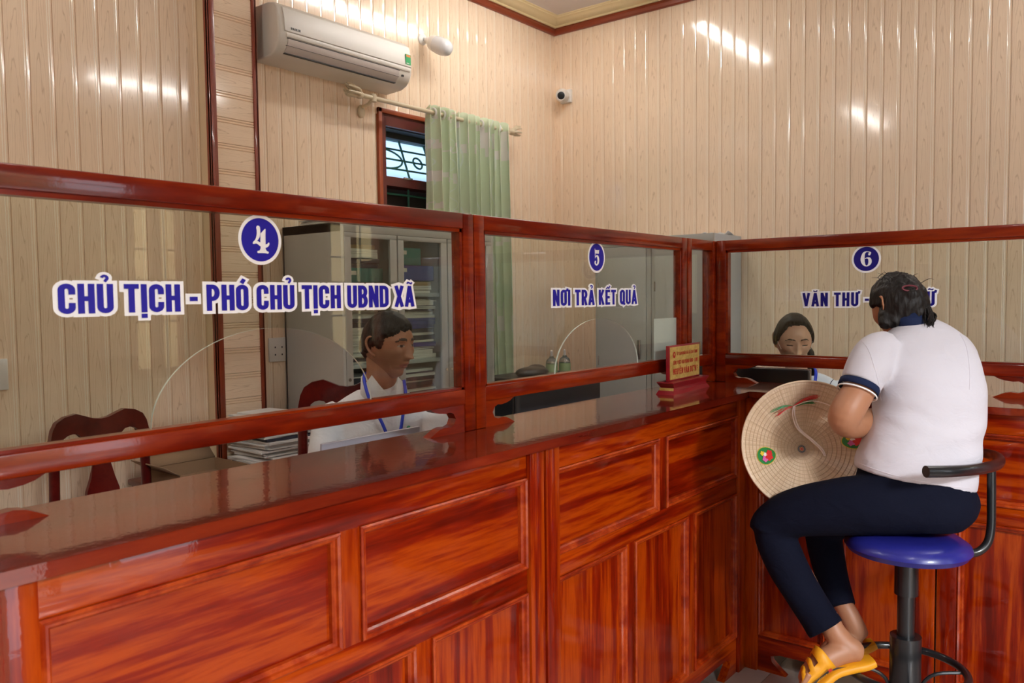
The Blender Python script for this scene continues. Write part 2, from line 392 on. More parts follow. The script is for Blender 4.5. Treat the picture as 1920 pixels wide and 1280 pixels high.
# ---------------------------------------------------------------- stroke lettering (flat print on the panes)
T_ = .165; H_ = T_/2
def arc(cx, cy, rx, ry, a0, a1, n=8): return [(cx+rx*math.cos(math.radians(a0+(a1-a0)*i/n)), cy+ry*math.sin(math.radians(a0+(a1-a0)*i/n))) for i in range(n+1)]
def glyphs():
    l, r, W = H_, .42-H_, .42; rr = (r-l)/2; cx = (l+r)/2; tp, bt_ = 1-H_-rr, H_+rr
    top = arc(cx, tp, rr, rr, 0, 180); bot = arc(cx, bt_, rr, rr, 180, 360)
    O = top+bot+[top[0]]
    bowl = lambda y0, y1, x=r: [(l, y1)]+arc(x-(y1-y0)/2*.62, (y0+y1)/2, (y1-y0)/2*.62, (y1-y0)/2, 90, -90)+[(l, y0)]
    g = {
     'C': (W, [[(r, .64)]+top+bot[:]+[(r, .36)]]), 'H': (W, [[(l, 0), (l, 1)], [(r, 0), (r, 1)], [(l, .5), (r, .5)]]),
     'U': (W, [[(l, 1)]+bot+[(r, 1)]]), 'T': (.40, [[(0, 1-H_), (.40, 1-H_)], [(.2, 0), (.2, 1-H_)]]), 'I': (T_, [[(H_, 0), (H_, 1)]]),
     'P': (W, [[(l, 0), (l, 1)], bowl(.46, 1-H_)]), 'O': (W, [O]), 'B': (W, [[(l, 0), (l, 1)], bowl(.52, 1-H_, r-.01), bowl(H_, .52)]),
     'N': (.44, [[(l, 0), (l, 1)], [(.44-l, 0), (.44-l, 1)], [(l, .97), (.44-l, .03)]]), 'D': (W, [[(l, 0), (l, 1)], [(l, 1-H_), (.2, 1-H_)]+arc(r-.14, 1-H_-.14, .14, .14, 90, 0)+arc(r-.14, H_+.14, .14, .14, 0, -90)+[(l, H_)]]),
     'X': (.46, [[(l*.95, 0), (.46-l*.95, 1)], [(l*.95, 1), (.46-l*.95, 0)]]), 'A': (.46, [[(l*.85, 0), (.23, .99)], [(.46-l*.85, 0), (.23, .99)], [(.12, .27), (.34, .27)]]),
     'V': (.46, [[(l*.85, 1), (.23, .01)], [(.46-l*.85, 1), (.23, .01)]]), 'R': (W, [[(l, 0), (l, 1)], bowl(.48, 1-H_), [(.2, .48), (r+.01, 0)]]),
     'K': (.44, [[(l, 0), (l, 1)], [(l, .36), (.44-l, 1)], [(.19, .52), (.44-l+.01, 0)]]), 'E': (.37, [[(l, 0), (l, 1)], [(l, 1-H_), (.37, 1-H_)], [(l, .5), (.34, .5)], [(l, H_), (.37, H_)]]),
     'L': (.36, [[(l, 0), (l, 1)], [(l, H_), (.36, H_)]]), 'Q': (W, [O, [(.22, .22), (r+.06, -.03)]]), 'G': (W, [[(r, .68)]+top+bot+[(r, .48)], [(.22, .46), (r+H_, .46)]]),
     'Y': (.44, [[(l*.8, 1), (.22, .45)], [(.44-l*.8, 1), (.22, .45)], [(.22, 0), (.22, .47)]]), 'M': (.56, [[(l, 0), (l, 1)], [(.56-l, 0), (.56-l, 1)], [(l, .95), (.28, .1)], [(.56-l, .95), (.28, .1)]]),
     'S': (W, [[(r, .70)]+top+[(l, .68), (r, .34)]+bot[::-1]+[(l, .30)]]), '-': (.24, [[(0, .46), (.24, .46)]]), ' ': (.17, []),
    }
    g['Đ'] = (W, g['D'][1]+[[(-.06, .5), (.2, .5)]])
    return g
GL = glyphs()
def acc(kind, w):
    c = w/2; t = .5
    return {'hook': [(arc(c-.01, 1.20, .075, .075, 170, -50, 8)+[(c-.005, 1.075)], t)], 'acute': [([(c-.02, 1.06), (c+.075, 1.22)], .85)],
            'dot': [([(c-.001, -.20), (c-.001, -.045)], 1.0)], 'tilde': [([(c-.13, 1.10), (c-.075, 1.165), (c, 1.135), (c+.075, 1.10), (c+.13, 1.165)], .45)],
            'circ': [([(c-.12, 1.06), (c, 1.17), (c+.12, 1.06)], .5)], 'acute2': [([(c+.10, 1.13), (c+.19, 1.27)], .5)], 'tilde2': [([(c-.11, 1.23), (c-.05, 1.28), (c+.05, 1.24), (c+.11, 1.29)], .4)],
            'breve': [(arc(c, 1.17, .10, .09, 180, 360), .5)], 'grave': [([(c+.02, 1.06), (c-.09, 1.22)], .6)],
            'horn': [([(w-H_, .93), (w+.03, .96), (w+.055, 1.08)], .8)]}[kind]
COMP = {'Ủ': 'U hook', 'Ị': 'I dot', 'Ó': 'O acute', 'Ã': 'A tilde', 'Ơ': 'O horn', 'Ả': 'A hook', 'Ế': 'E circ acute2', 'Ă': 'A breve', 'Ư': 'U horn', 'Ữ': 'U horn tilde',
        'Â': 'A circ', 'Ễ': 'E circ tilde2', 'Ô': 'O circ', 'Ứ': 'U horn acute', 'Ò': 'O grave'}
_lv = [0]
def stroke(bm, pts, h, ext, plane0, mi=0):
    """one mitred ribbon along the centre line; each ribbon lies a hair off the last"""
    _lv[0] = (_lv[0]+1) % 12; _lv[0] %= 5; off = [_lv[0]*8e-5]
    def plane(*p): v = Vector(plane0(*p)); v.y += off[0]; return v
    P_ = [Vector(pts[0])]
    for p in pts[1:]:
        if (Vector(p)-P_[-1]).length > 1e-5: P_.append(Vector(p))
    closed = (P_[0]-P_[-1]).length < 1e-4
    if closed: P_.pop()
    n = len(P_); rows = []
    for i in range(n):
        a = P_[i]-P_[i-1] if (closed or i > 0) else P_[1]-P_[0]
        b = P_[(i+1) % n]-P_[i] if (closed or i < n-1) else a
        a = a.normalized(); b = b.normalized(); t = (a+b).normalized() if (a+b).length > 1e-4 else a
        k = h/max(.45, t.dot(a)); c = P_[i]
        if not closed and i == 0: c = c-a*ext
        if not closed and i == n-1: c = c+a*ext
        nn = Vector((-t.y, t.x))*k; off[0] += 2.2e-5
        rows.append((bm.verts.new(plane(*(c+nn))), bm.verts.new(plane(*(c-nn)))))
    for i in range(n if closed else n-1):
        a, b = rows[i], rows[(i+1) % n]; bm.faces.new((a[0], b[0], b[1], a[1])).material_index = mi
def text_width(s, sx, gap):
    return sum(GL[(COMP.get(c, c).split() or [' '])[0]][0]*sx+gap for c in s)-gap
def text(bm, s, x0, z0, width, height, plane, grow=0.0, gap=.05, weight=1.0):
    """string laid from x0 with base line z0; plane(x,z)->3D"""
    raw = text_width(s, 1, gap); sx = width/(raw*height)
    x = 0
    for ch in s:
        p = COMP.get(ch, ch).split() or [' ']; w, st = GL[p[0]]
        P2 = lambda u, v, x=x: plane(x0+(x+u)*height*sx, z0+v*height)
        for q in st: stroke(bm, q, H_*weight+grow, grow, P2)
        for k in p[1:]:
            for q, t in acc(k, w): stroke(bm, q, H_*t*weight+grow*.8, grow*.8, P2)
        x += w+gap
def disc(bm, cx, cz, r, plane, n=48):
    bm.faces.new([bm.verts.new(plane(cx+r*math.cos(2*PI*i/n), cz+r*math.sin(2*PI*i/n))) for i in range(n)])
def poly(bm, pts, plane):
    f = bm.faces.new([bm.verts.new(plane(*p)) for p in pts]); bmesh.ops.triangulate(bm, faces=[f])
def vstroke(bm, pts, plane0):
    def plane(*p): v = Vector(plane0(*p)); v.y -= (_lv[0]+1)*1.5e-5; return v
    q = cr(pts, 5)
    for i, (x, z, r) in enumerate(q):
        _lv[0] = (_lv[0]+1) % 23
        bm.faces.new([bm.verts.new(plane(x+r*math.cos(k*PI/8), z+r*math.sin(k*PI/8))) for k in range(16)])
        if i:
            a, b = Vector(q[i-1][:2]), Vector((x, z)); d = b-a
            if d.length > 1e-6:
                _lv[0] = (_lv[0]+1) % 23; d.normalize(); nn = Vector((-d.y, d.x)); ra = q[i-1][2]
                bm.faces.new([bm.verts.new(plane(*p)) for p in (a+nn*ra, b+nn*r, b-nn*r, a-nn*ra)])
def digit(bm, ch, cx, cz, s, plane):
    P = lambda x, z: plane(cx+x*s, cz+z*s)
    if ch == '4':
        poly(bm, [(.02, .44), (.38, .78), (.44, .76), (.40, .2), (.40, -.62), (.0, -.62), (-.02, -.2), (.0, .2)], P)
        vstroke(bm, [(-.16, .82, .15), (-.14, .6, .14), (-.18, .25, .13), (-.34, -.03, .09), (-.56, -.22, .06)], P)
        vstroke(bm, [(-.56, -.24, .07), (-.3, -.18, .09), (0, -.32, .12), (.3, -.42, .12), (.55, -.36, .10), (.66, -.22, .06)], P)
        vstroke(bm, [(-.20, -.84, .08), (.1, -.82, .09), (.35, -.82, .09), (.56, -.86, .08)], P); poly(bm, [(-.02, -.6), (.40, -.6), (.52, -.84), (-.14, -.84)], P)
    elif ch == '5':
        poly(bm, [(-.36, .80), (.40, .80), (.52, .86), (.42, .40), (-.28, .40)], P); poly(bm, [(-.42, .95), (-.32, .93), (-.24, -.08), (-.36, -.14)], P)
        vstroke(bm, [(-.26, .04, .04), (-.06, .14, .08), (.16, .08, .15), (.30, -.2, .19), (.26, -.55, .17), (.06, -.80, .10), (-.16, -.82, .09), (-.34, -.66, .13), (-.32, -.50, .12), (-.22, -.46, .06)], P)
    else:
        q = [(.30, .84, .05), (.05, .90, .05), (-.25, .72, .14), (-.38, .35, .20), (-.42, 0, .24), (-.38, -.35, .22), (-.22, -.70, .14), (0, -.86, .06), (.2, -.82, .08), (.38, -.62, .16), (.46, -.34, .20), (.40, -.02, .17), (.2, .12, .09), (0, .10, .04), (-.1, .04, .03)]
        vstroke(bm, q, P); vstroke(bm, [(.30, .86, .05), (.48, .76, .09), (.40, .62, .14), (.36, .56, .14)], P)
# ---------------------------------------------------------------- the counter
def counter_unit(label, origin, rz, L, nlow=3, nup=2, group='panelled counter units'):
    """local: x 0..L, front face at y=.03 facing -y, z 0..1.06"""
    r = thing('counter_unit', label, 'counter', origin, group, rz)
    P = lambda name, bm, m, par=r, s=35: obj(name, bm, m, par, local=True, smooth=s)
    F, Bk = .030, .335
    # carcase
    bm = B(); box(bm, .01, L-.01, F+.035, Bk, .13, 1.0755); P('carcase', bm, WOOD_V)
    st = .062
    for i, x0 in enumerate((0.0, L-st)):
        P('corner_post', bx(x0+.0015, x0+st-.0005, F-.012, F+.05, 0, 1.0755, .003), WOOD_V)
    P('top_rail', bx(st, L-st, F, F+.04, 1.008, 1.0755, .002), WOOD_H)
    P('middle_rail', bx(st, L-st, F, F+.04, .708, .770, .002), WOOD_H)
    # bottom rail with carved hollow and feet
    pts = [(st, .14), (st, 0), (st+.11, 0), (st+.085, .018), (st+.055, .045), (st+.05, .066), (st+.085, .078), (st+.16, .080), (L-st-.16, .080), (L-st-.085, .078), (L-st-.05, .066), (L-st-.055, .045), (L-st-.085, .018), (L-st-.11, 0), (L-st, 0), (L-st, .14)]
    P('bottom_rail', prism(B(), pts, 'y', F, F+.03), WOOD_H)
    def panel(x0, x1, z0, z1, m, stiles):
        q = P('panel', bx(x0-.004, x1+.004, F+.014, F+.034, z0-.004, z1+.004), m)
        # mitred moulding: profile (inset, out)
        prof = [(0, .014), (0, -.004), (.004, -.007), (.009, -.004), (.011, .001), (.015, .001), (.019, .005), (.020, .014)]
        bm = B(); rows = []
        for d, o in prof: rows.append([bm.verts.new(p) for p in ((x0+d, F+o, z0+d), (x1-d, F+o, z0+d), (x1-d, F+o, z1-d), (x0+d, F+o, z1-d))])
        for a, b in zip(rows, rows[1:]):
            for k in range(4): bm.faces.new((a[k], a[(k+1) % 4], b[(k+1) % 4], b[k]))
        P('panel_moulding', bm, MOULD, q, 25)
    def row(n, z0, z1, m):
        x0 = st; wst = .052; pw = (L-2*st-(n-1)*wst)/n
        for i in range(n):
            panel(x0, x0+pw, z0, z1, m, None)
            if i < n-1: P('stile', bx(x0+pw, x0+pw+wst, F, F+.04, z0-.001, z1+.001, .002), WOOD_V)
            x0 += pw+wst
    row(nup, .770, 1.008, WOOD_H); row(nlow, .14, .708, WOOD_V)
    return r
MOULD = wood('varnished_moulding', (8, 8, 8), (.50, .07, .008), (.33, .028, .003), (.20, .012, .002), coatr=.12)
UL = 1.290
counter_unit('red-brown panelled counter unit nearest the camera, under the left half of the window 4 pane', (-3.895, 0, 0), 0, UL)
counter_unit('panelled counter unit in orange-red wood under the window 4 screen, with large stripy panels', (-2.597, 0, 0), 0, UL)
counter_unit('red panelled counter unit under the window 5 screen, ending at the inner corner', (-1.299, 0, 0), 0, 1.316)
LB = .655
counter_unit('dark red counter unit beside the inner corner, in front of the female clerk', (0, .033, 0), -PI/2, LB+.032, 2, 1)
counter_unit('dark red counter unit behind the customer on her high stool', (0, -.657, 0), -PI/2, .655, 2, 1)
counter_unit('dark red counter unit at the right edge of the photo, beyond the stool', (0, -1.314, 0), -PI/2, .655, 2, 1)
# L-shaped worktop with rounded nosing
bm = B()
pts = [(-3.9, 0), (0, 0), (0, -1.98), (.35, -1.98), (.35, .37), (-3.9, .37)]
prism(bm, pts, 'z', 1.076, 1.1)
es = [e for e in bm.edges if abs(e.verts[0].co.z-e.verts[1].co.z) < 1e-6 and ((abs(e.verts[0].co.y) < 1e-6 and abs(e.verts[1].co.y) < 1e-6) or (abs(e.verts[0].co.x) < 1e-6 and abs(e.verts[1].co.x) < 1e-6))]
bmesh.ops.bevel(bm, geom=es, offset=.006, segments=3, affect='EDGES', profile=.5)
tag(obj('worktop', bm, WOOD_T, smooth=30), 'glossy dark brown-red L-shaped counter top carrying the glass screens', 'countertop')
# ---------------------------------------------------------------- glass screens on the counter
SY = .265
def screen(label, origin, rz, L, group, posts=(True, True), cut=None, brackets=(True, True), lb_hole=.13):
    """local x 0..L along the counter, front face y=0, z from the worktop"""
    r = thing('glass_screen', label, 'glass screen', origin, group, rz)
    P = lambda name, bm, m, par=r, s=35: obj(name, bm, m, par, local=True, smooth=s)
    D = .042; ps = .044
    P('post', bx(.001, ps, 0, D, 0, .603, .004), WOOD_F); P('post', bx(L-ps, L-.001, 0, D, 0, .603, .004), WOOD_F)
    P('top_rail', bx(ps-.002, L-ps+.002, .001, D-.001, .560, .603, .004), WOOD_F)
    P('lower_rail', bx(ps-.002, L-ps+.002, .001, D-.001, .075, .118, .004), WOOD_F)
    bd = .009   # glazing beads
    bm = B()
    for a in ((ps, L-ps, .551, .560), (ps, L-ps, .118, .124)): box(bm, a[0], a[1], .006, D-.006, a[2], a[3])
    for a in ((ps, ps+bd), (L-ps-bd, L-ps)): box(bm, a[0], a[1], .006, D-.006, .118, .560)
    P('glazing_bead', bm, WOOD_F)
    hole = [(0, .075), (.135, .075), (.118, .066), (.10, .061), (.075, .058), (.060, .060), (.046, .055), (.036, .040), (.044, .024), (.060, .019), (.082, .021), (.10, .018), (.118, .010), (.138, 0), (0, 0)]
    for s, on in enumerate(brackets):
        if on:
            q = [(ps-.002+u, v) for u, v in hole] if s == 0 else [(L-ps+.002-u, v) for u, v in hole]
            P('bracket', prism(B(), q, 'y', .006, D-.008), WOOD_F)
    x0, x1, z0, z1 = ps+.002, L-ps-.002, .120, .558
    out = [(x0, z0)]
    if cut:
        c, hw, h = cut
        out += [(c+hw*math.cos(t), z0+h*math.sin(t)) for t in [PI-PI*i/40 for i in range(41)]]
    out += [(x1, z0), (x1, z1), (x0, z1)]
    bm = prism(B(), out, 'y', .017, .022)
    bm.normal_update()
    for f in bm.faces:
        f.material_index = 0 if abs(f.normal.y) > .9 else 1
    pane = P('glass_pane', bm, [GLASS, GEDGE], r, 0)
    return r, pane
def lettering(pane, word, x0, z0, width, height, num, ncx, ncz, gap=.05, blue=None):
    pl = lambda y: (lambda x, z: (x, y, z))
    P = lambda name, bm, m, par: obj(name, bm, m, par, local=True, smooth=0)
    k = width/text_width(word, 1, gap); x = x0
    for wd in word.split(' '):
        ww = text_width(wd, 1, gap)*k
        bm = B(); text(bm, wd, x, z0, ww, height, pl(.0152), grow=.115, gap=gap); P('lettering_backing', bm, WHITEV, pane)
        bm = B(); text(bm, wd, x, z0, ww, height, pl(.0138), gap=gap); P('lettering', bm, blue or BLUEV, pane)
        x += ww+(.17+2*gap)*k
    bm = B(); disc(bm, ncx, ncz, .0535, pl(.0160)); P('number_disc_rim', bm, WHITEV, pane)
    bm = B(); disc(bm, ncx, ncz, .0462, pl(.0156)); P('number_disc', bm, blue or BLUEV, pane)
    bm = B(); digit(bm, num, ncx, ncz, .031, pl(.0151)); P('number', bm, WHITEV, pane)
s3, p3 = screen('reddish framed glass screen at the left edge, only its carved bracket showing', (-3.905, SY, 1.1), 0, 1.306, 'framed counter screens', cut=(.65, .27, .19))
s4, p4 = screen('wooden framed glass screen numbered 4 with the longest line of blue lettering', (-2.598, SY, 1.1), 0, 1.306, 'framed counter screens', cut=(.654, .280, .19))
lettering(p4, 'CHỦ TỊCH - PHÓ CHỦ TỊCH UBND XÃ', .212, .350, .872, .0535, '4', .628, .500, gap=.055)
s5, p5 = screen('wooden framed glass screen numbered 5 in the middle', (-1.291, SY, 1.1), 0, 1.306, 'framed counter screens', cut=(.671, .265, .175))
lettering(p5, 'NƠI TRẢ KẾT QUẢ', .393, .342, .530, .052, '5', .653, .505, gap=.08)
# narrow fixed corner light
r = thing('corner_screen', 'narrow glass panel with corner post, joining screens 5 and 6', 'glass screen', (.02, SY, 1.1))
P = lambda n, bm, m, par=r: obj(n, bm, m, par, local=True, smooth=35)
P('post', bx(.001, .036, 0, .042, 0, .603, .003), WOOD_F); P('corner_post', bx(.236, .300, 0, .052, 0, .603, .004), WOOD_F)
P('top_rail', bx(.036, .236, .001, .041, .560, .603, .003), WOOD_F); P('lower_rail', bx(.036, .236, .001, .041, .075, .118, .003), WOOD_F)
bm = prism(B(), [(.037, .120), (.235, .120), (.235, .559), (.037, .559)], 'y', .017, .022); P('glass_pane', bm, [GLASS, GEDGE])
s6, p6 = screen('wooden framed glass screen numbered 6, turned toward the customer', (.277, SY-.001, 1.1), -PI/2, 1.22, 'framed counter screens', brackets=(True, True))
lettering(p6, 'VĂN THƯ - LƯU TRỮ', .3675, .322, .482, .054, '6', .609, .503, gap=.10, blue=NAVYV)
s7, p7 = screen('wooden framed glass screen beyond number 6, outside the right edge', (.277, SY-1.222, 1.1), -PI/2, 1.02, 'framed counter screens')
# sheet taped to the pane of screen 5
tag(obj('notice_sheet', bx(-.222, .0, SY+.0235, SY+.0245, 1.222, 1.383), PAPER), 'white blank sheet taped inside the right corner of pane 5', 'paper')
# ---------------------------------------------------------------- window with tilted sash, grille, curtain
wr = link(bpy.data.objects.new('window_1', None)); wr.location = (.66, YA, 1.9); wr['kind'] = 'structure'
GREEN = mat('green_painted_iron', (.025, .13, .09), .45)
FROST = mat('frosted_pane', (.62, .74, .86), .5, trans=.0, emis=None); g = G(FROST)
tl = g.n('BsdfTranslucent'); tl.inputs[0].default_value = (.70, .82, .95, 1); mxs = g.n('MixShader'); mxs.inputs[0].default_value = .6
out = [n for n in FROST.node_tree.nodes if n.type == 'OUTPUT_MATERIAL'][0]
g.l(g.b.outputs[0], mxs.inputs[1]); g.l(tl.outputs[0], mxs.inputs[2]); g.l(mxs.outputs[0], out.inputs[0])
W0, W1 = .142, 1.20
bm = B(); box(bm, W0, W0+.026, YA-.022, YA+.01, 1.32, 2.546, .003); box(bm, W0, W1, YA-.022, YA+.01, 2.520, 2.546, .003); box(bm, W1-.026, W1, YA-.022, YA+.01, 1.32, 2.546, .003); box(bm, W0, W1, YA-.03, YA+.01, 1.30, 1.33, .003)
obj('architrave', bm, mat('orange_brown_architrave', (.30, .055, .012), .4, coat=.3), wr)
bm = B(); box(bm, W0+.02, .205, YA-.008, YA+.10, 1.33, 2.525); box(bm, 1.13, W1-.02, YA-.008, YA+.10, 1.33, 2.525); box(bm, .2, 1.14, YA-.008, YA+.10, 2.455, 2.525); box(bm, .2, 1.14, YA-.004, YA+.10, 2.120, 2.172); box(bm, .2, 1.14, YA-.008, YA+.10, 1.33, 1.37)
obj('window_frame', bm, WINW, wr)
bm = B(); box(bm, .19, 1.15, YA+.19, YA+.2, 2.455, 2.6); box(bm, .2, 1.15, YA+.02, YA+.19, 2.45, 2.458); box(bm, .2, 1.14, YA+.10, YA+.19, 2.418, 2.462); obj('soffit_and_sky_block', bm, mat('dark_sky_block', (.03, .03, .028), .8), wr)  # soffit, plus an added dark box blocking sky light above the sash
# sash plane tilts outwards at the top
def sp(x, h, o=0): return Vector((x, 2.285+h*math.sin(math.radians(21))+o, 2.168+h*math.cos(math.radians(21))))
bm = B(); vs = [bm.verts.new(p) for p in (sp(.205, 0, .03), sp(1.13, 0, .03), sp(1.13, .27, .03), sp(.205, .27, .03), sp(.205, 0, .034), sp(1.13, 0, .034), sp(1.13, .27, .034), sp(.205, .27, .034))]
for f in ((0, 3, 2, 1), (4, 5, 6, 7), (0, 1, 5, 4), (1, 2, 6, 5), (2, 3, 7, 6), (3, 0, 4, 7)): bm.faces.new([vs[i] for i in f])
obj('window_pane', bm, FROST, wr, smooth=0)
def bar(p, q, r=.0065): return tube(B(), [p, q], r, 8)
for h in (.272, .205, .135, .072): obj('grille_bar', bar(sp(.2, h), sp(1.14, h), .007 if h > .25 else .006), GREEN, wr)
for x in (.25, .45, .66, .88, 1.1): obj('grille_bar', bar(sp(x, 0), sp(x, .272)), GREEN, wr)
for c in (.56, .99): obj('grille_ring', tube(B(), [sp(c+.036*math.cos(t*PI/12), .135+.036*math.sin(t*PI/12)) for t in range(24)], .006, 8, closed=True), GREEN, wr)
for sgn in (1, -1):
    for c0 in (.25, .68):
        obj('grille_scroll', tube(B(), [sp(c0+.02+.16*math.sin(t*PI/20), .135+sgn*.065*(math.cos(t*PI/20))) for t in range(11)], .006, 8), GREEN, wr)
# dark lower casements with grille
obj('shutter', bx(.2, 1.14, YA+.12, YA+.14, 1.37, 2.168), mat('closed_shutter', (.02, .008, .006), .5), wr)
for h in (2.085, 1.95, 1.6): obj('grille_bar', bar((.2, YA+.06, h), (1.14, YA+.06, h)), GREEN, wr)
for x in (.44, .66, .88): obj('grille_bar', bar((x, YA+.06, 1.37), (x, YA+.06, 2.12)), GREEN, wr)
# window latch
tag(obj('window_latch', bx(.34, .41, YA-.012, YA-.003, 2.166, 2.178, .002), CHROME), 'small metal latch on the window transom', 'latch')
# curtain rod
CREAMR = mat('cream_metal_rod', (.62, .52, .36), .35, coat=.3)
r = thing('curtain_rod', 'cream curtain rod with scrolled finials above the window', 'curtain rod', (.55, 2.12, 2.555))
obj('rod', tube(B(), [(-.06, 2.12, 2.556), (1.20, 2.12, 2.553)], .0125, 14), CREAMR, r)
for s, x in ((-1, -.06), (1, 1.20)):
    bm = B(); ell(bm, (x+s*.02, 2.12, 2.556), .028, .022, .022)
    for k in range(7):
        a = k*.9; stube(bm, [(x+s*.02, 2.12, 2.556, .010), (x+s*(.06+.02*math.cos(a)), 2.12+.03*math.cos(a), 2.566+.025*math.sin(a), .009), (x+s*(.105), 2.12+.018*math.cos(a), 2.574+.03*math.sin(a), .004)], 8, 4)
    obj('finial', bm, CREAMR, r)
for x in (.02, 1.17):
    bm = B(); tube(bm, [(x, 2.12, 2.556), (x, 2.16, 2.53), (x, 2.235, 2.515)], .009, 10); ell(bm, (x, 2.22, 2.50), .025, .014, .035); tube(bm, [(x, 2.12, 2.535), (x, 2.12, 2.575)], .018, 12); obj('rod_bracket', bm, CREAMR, r)
# pleated curtain, two gathered leaves
CURT = mat('green_patterned_curtain', (.44, .60, .36), .75, sheen=.3); g = G(CURT)
tc = g.n('TexCoord'); uvs = g.n('SeparateXYZ'); g.l(tc.outputs['UV'], uvs.inputs[0]); U, V = uvs.outputs[0], uvs.outputs[1]
cell = g.n('CombineXYZ'); g.l(g.math('FLOOR', g.math('MULTIPLY', U, 34)), cell.inputs[0]); g.l(g.math('FLOOR', g.math('MULTIPLY', V, 24)), cell.inputs[1])
wn = g.n('TexWhiteNoise'); g.l(cell.outputs[0], wn.inputs['Vector'])
row = g.math('LESS_THAN', g.math('ABSOLUTE', g.math('SUBTRACT', g.math('FRACT', g.math('MULTIPLY', V, 4.2)), .28)), .17)
sq = g.math('MULTIPLY', g.math('GREATER_THAN', wn.outputs[0], .60), row)
wv = g.math('ABSOLUTE', g.math('SUBTRACT', g.math('FRACT', g.math('ADD', g.math('MULTIPLY', U, 7), g.math('MULTIPLY', g.math('SINE', g.math('MULTIPLY', V, 40)), .18))), .5))
wl = g.math('LESS_THAN', wv, .03)
c = g.mix(sq, (.74, .82, .61), (.88, .84, .78)); c = g.mix(g.math('MULTIPLY', wl, .75), c, (.80, .86, .78)); g.col(c)
trc = g.n('BsdfTranslucent'); g.l(c, trc.inputs[0]); mxs = g.n('MixShader'); mxs.inputs[0].default_value = .25
out = [n for n in CURT.node_tree.nodes if n.type == 'OUTPUT_MATERIAL'][0]; g.l(g.b.outputs[0], mxs.inputs[1]); g.l(trc.outputs[0], mxs.inputs[2]); g.l(mxs.outputs[0], out.inputs[0])
def curtain(label, xa, xb, xa2, xb2, nf, zb, seed):
    """xa..xb top span, xa2..xb2 bottom span"""
    rnd = random.Random(seed); N = nf*14; Mz = 34; bm = B(); uv = bm.loops.layers.uv.new('UVMap'); grid = []
    jit = [rnd.uniform(-.25, .25) for _ in range(nf+2)]
    for j in range(Mz+1):
        v = j/Mz; z = 2.600+(zb-2.600)*v; rowv = []
        for i in range(N+1):
            u = i/N; ph = u*nf; f = int(min(ph, nf-1)); uu = u+jit[f]*.25/nf*math.sin(PI*(ph-f))
            x0 = xa+(xa2-xa)*v**1.3; x1 = xb+(xb2-xb)*v**1.3
            amp = .042+.012*math.sin(f*2.3+v*2); s = math.sin(2*PI*ph)
            x = x0+(x1-x0)*uu + .010*math.sin(2*PI*ph*2+1)
            y = 2.12-.006+amp*s+.008*math.sin(5*ph+v*7)*v
            zz = z - (.012*(1-math.cos(4*PI*ph)) if j == 0 else 0)
            rowv.append(bm.verts.new((x, y, zz)))
        grid.append(rowv)
    for j in range(Mz):
        for i in range(N):
            f = bm.faces.new((grid[j][i], grid[j][i+1], grid[j+1][i+1], grid[j+1][i]))
            for lo, (a, b) in zip(f.loops, ((i, j), (i+1, j), (i+1, j+1), (i, j+1))): lo[uv].uv = (a/N*nf/5, b/Mz)
    o = obj('curtain', bm, CURT, smooth=80); md = o.modifiers.new('t', 'SOLIDIFY'); md.thickness = .0025
    tag(o, label, 'curtain', 'curtains on the window rod')
    return o
c1 = curtain('left leaf of the pale green curtain, hanging over the window glass', .445, .66, .455, .675, 3, 1.842, 3)
c2 = curtain('right leaf of the pale green curtain, bunched in narrow folds beside the window', .695, 1.13, .71, 1.19, 7, .30, 9)
for c_, xs in ((c1, (.478, .555)), (c2, (.742, .81, .90, .99, 1.07))):
    for x in xs:
        bm = B(); tube(bm, [(x+.004+.0*t, 2.12+.024*math.cos(t*PI/12), 2.555+.024*math.sin(t*PI/12)) for t in range(24)], .006, 8, closed=True)
        obj('eyelet', bm, WHITEP, c_)
# ---------------------------------------------------------------- air conditioner
ax0, ax1 = -.640, .228
r = thing('air_conditioner', 'off-white wall air conditioner above the curtain rod', 'air conditioner', (-.2, YA, 2.62))
prof = [(2.236, 2.888), (2.12, 2.888), (2.075, 2.878), (2.050, 2.856), (2.035, 2.80), (2.030, 2.735), (2.034, 2.700), (2.046, 2.672), (2.070, 2.648), (2.11, 2.632), (2.236, 2.626)]
bm = prism(B(), prof, 'x', ax0, ax1); es = [e for e in bm.edges if all(abs(v.co.x-ax0) < 1e-5 for v in e.verts) or all(abs(v.co.x-ax1) < 1e-5 for v in e.verts)]
bmesh.ops.bevel(bm, geom=es, offset=.012, segments=3, affect='EDGES', profile=.5); obj('casing', bm, ACW, r)
bm = prism(B(), [(2.060, 2.862), (2.041, 2.853), (2.028, 2.80), (2.0235, 2.742), (2.032, 2.738), (2.05, 2.80)], 'x', ax0+.03, ax1-.012); obj('front_panel', bm, ACW, r)
bm = prism(B(), [(2.028, 2.738), (2.024, 2.724), (2.027, 2.716), (2.034, 2.716), (2.034, 2.738)], 'x', ax0+.04, ax1-.02); obj('front_ledge', bm, ACW, r)
bm = prism(B(), [(2.0285, 2.708), (2.0305, 2.690), (2.043, 2.668), (2.062, 2.650), (2.066, 2.655), (2.045, 2.676), (2.036, 2.706)], 'x', ax0+.05, ax1-.10); obj('vane', bm, ACG, r)
bm = B(); box(bm, ax0+.045, ax1-.095, 2.0285, 2.034, 2.709, 2.712); box(bm, ax0+.05, ax1-.10, 2.058, 2.075, 2.6455, 2.6495); box(bm, ax0+.045, ax1-.095, 2.036, 2.046, 2.6770, 2.6785); obj('air_slot', bm, STEEL_D, r)
bm = B(); box(bm, ax1-.055, ax1-.018, 2.0215, 2.028, 2.752, 2.806); q = obj('energy_label', bm, mat('green_label', (.02, .34, .10), .5), r)
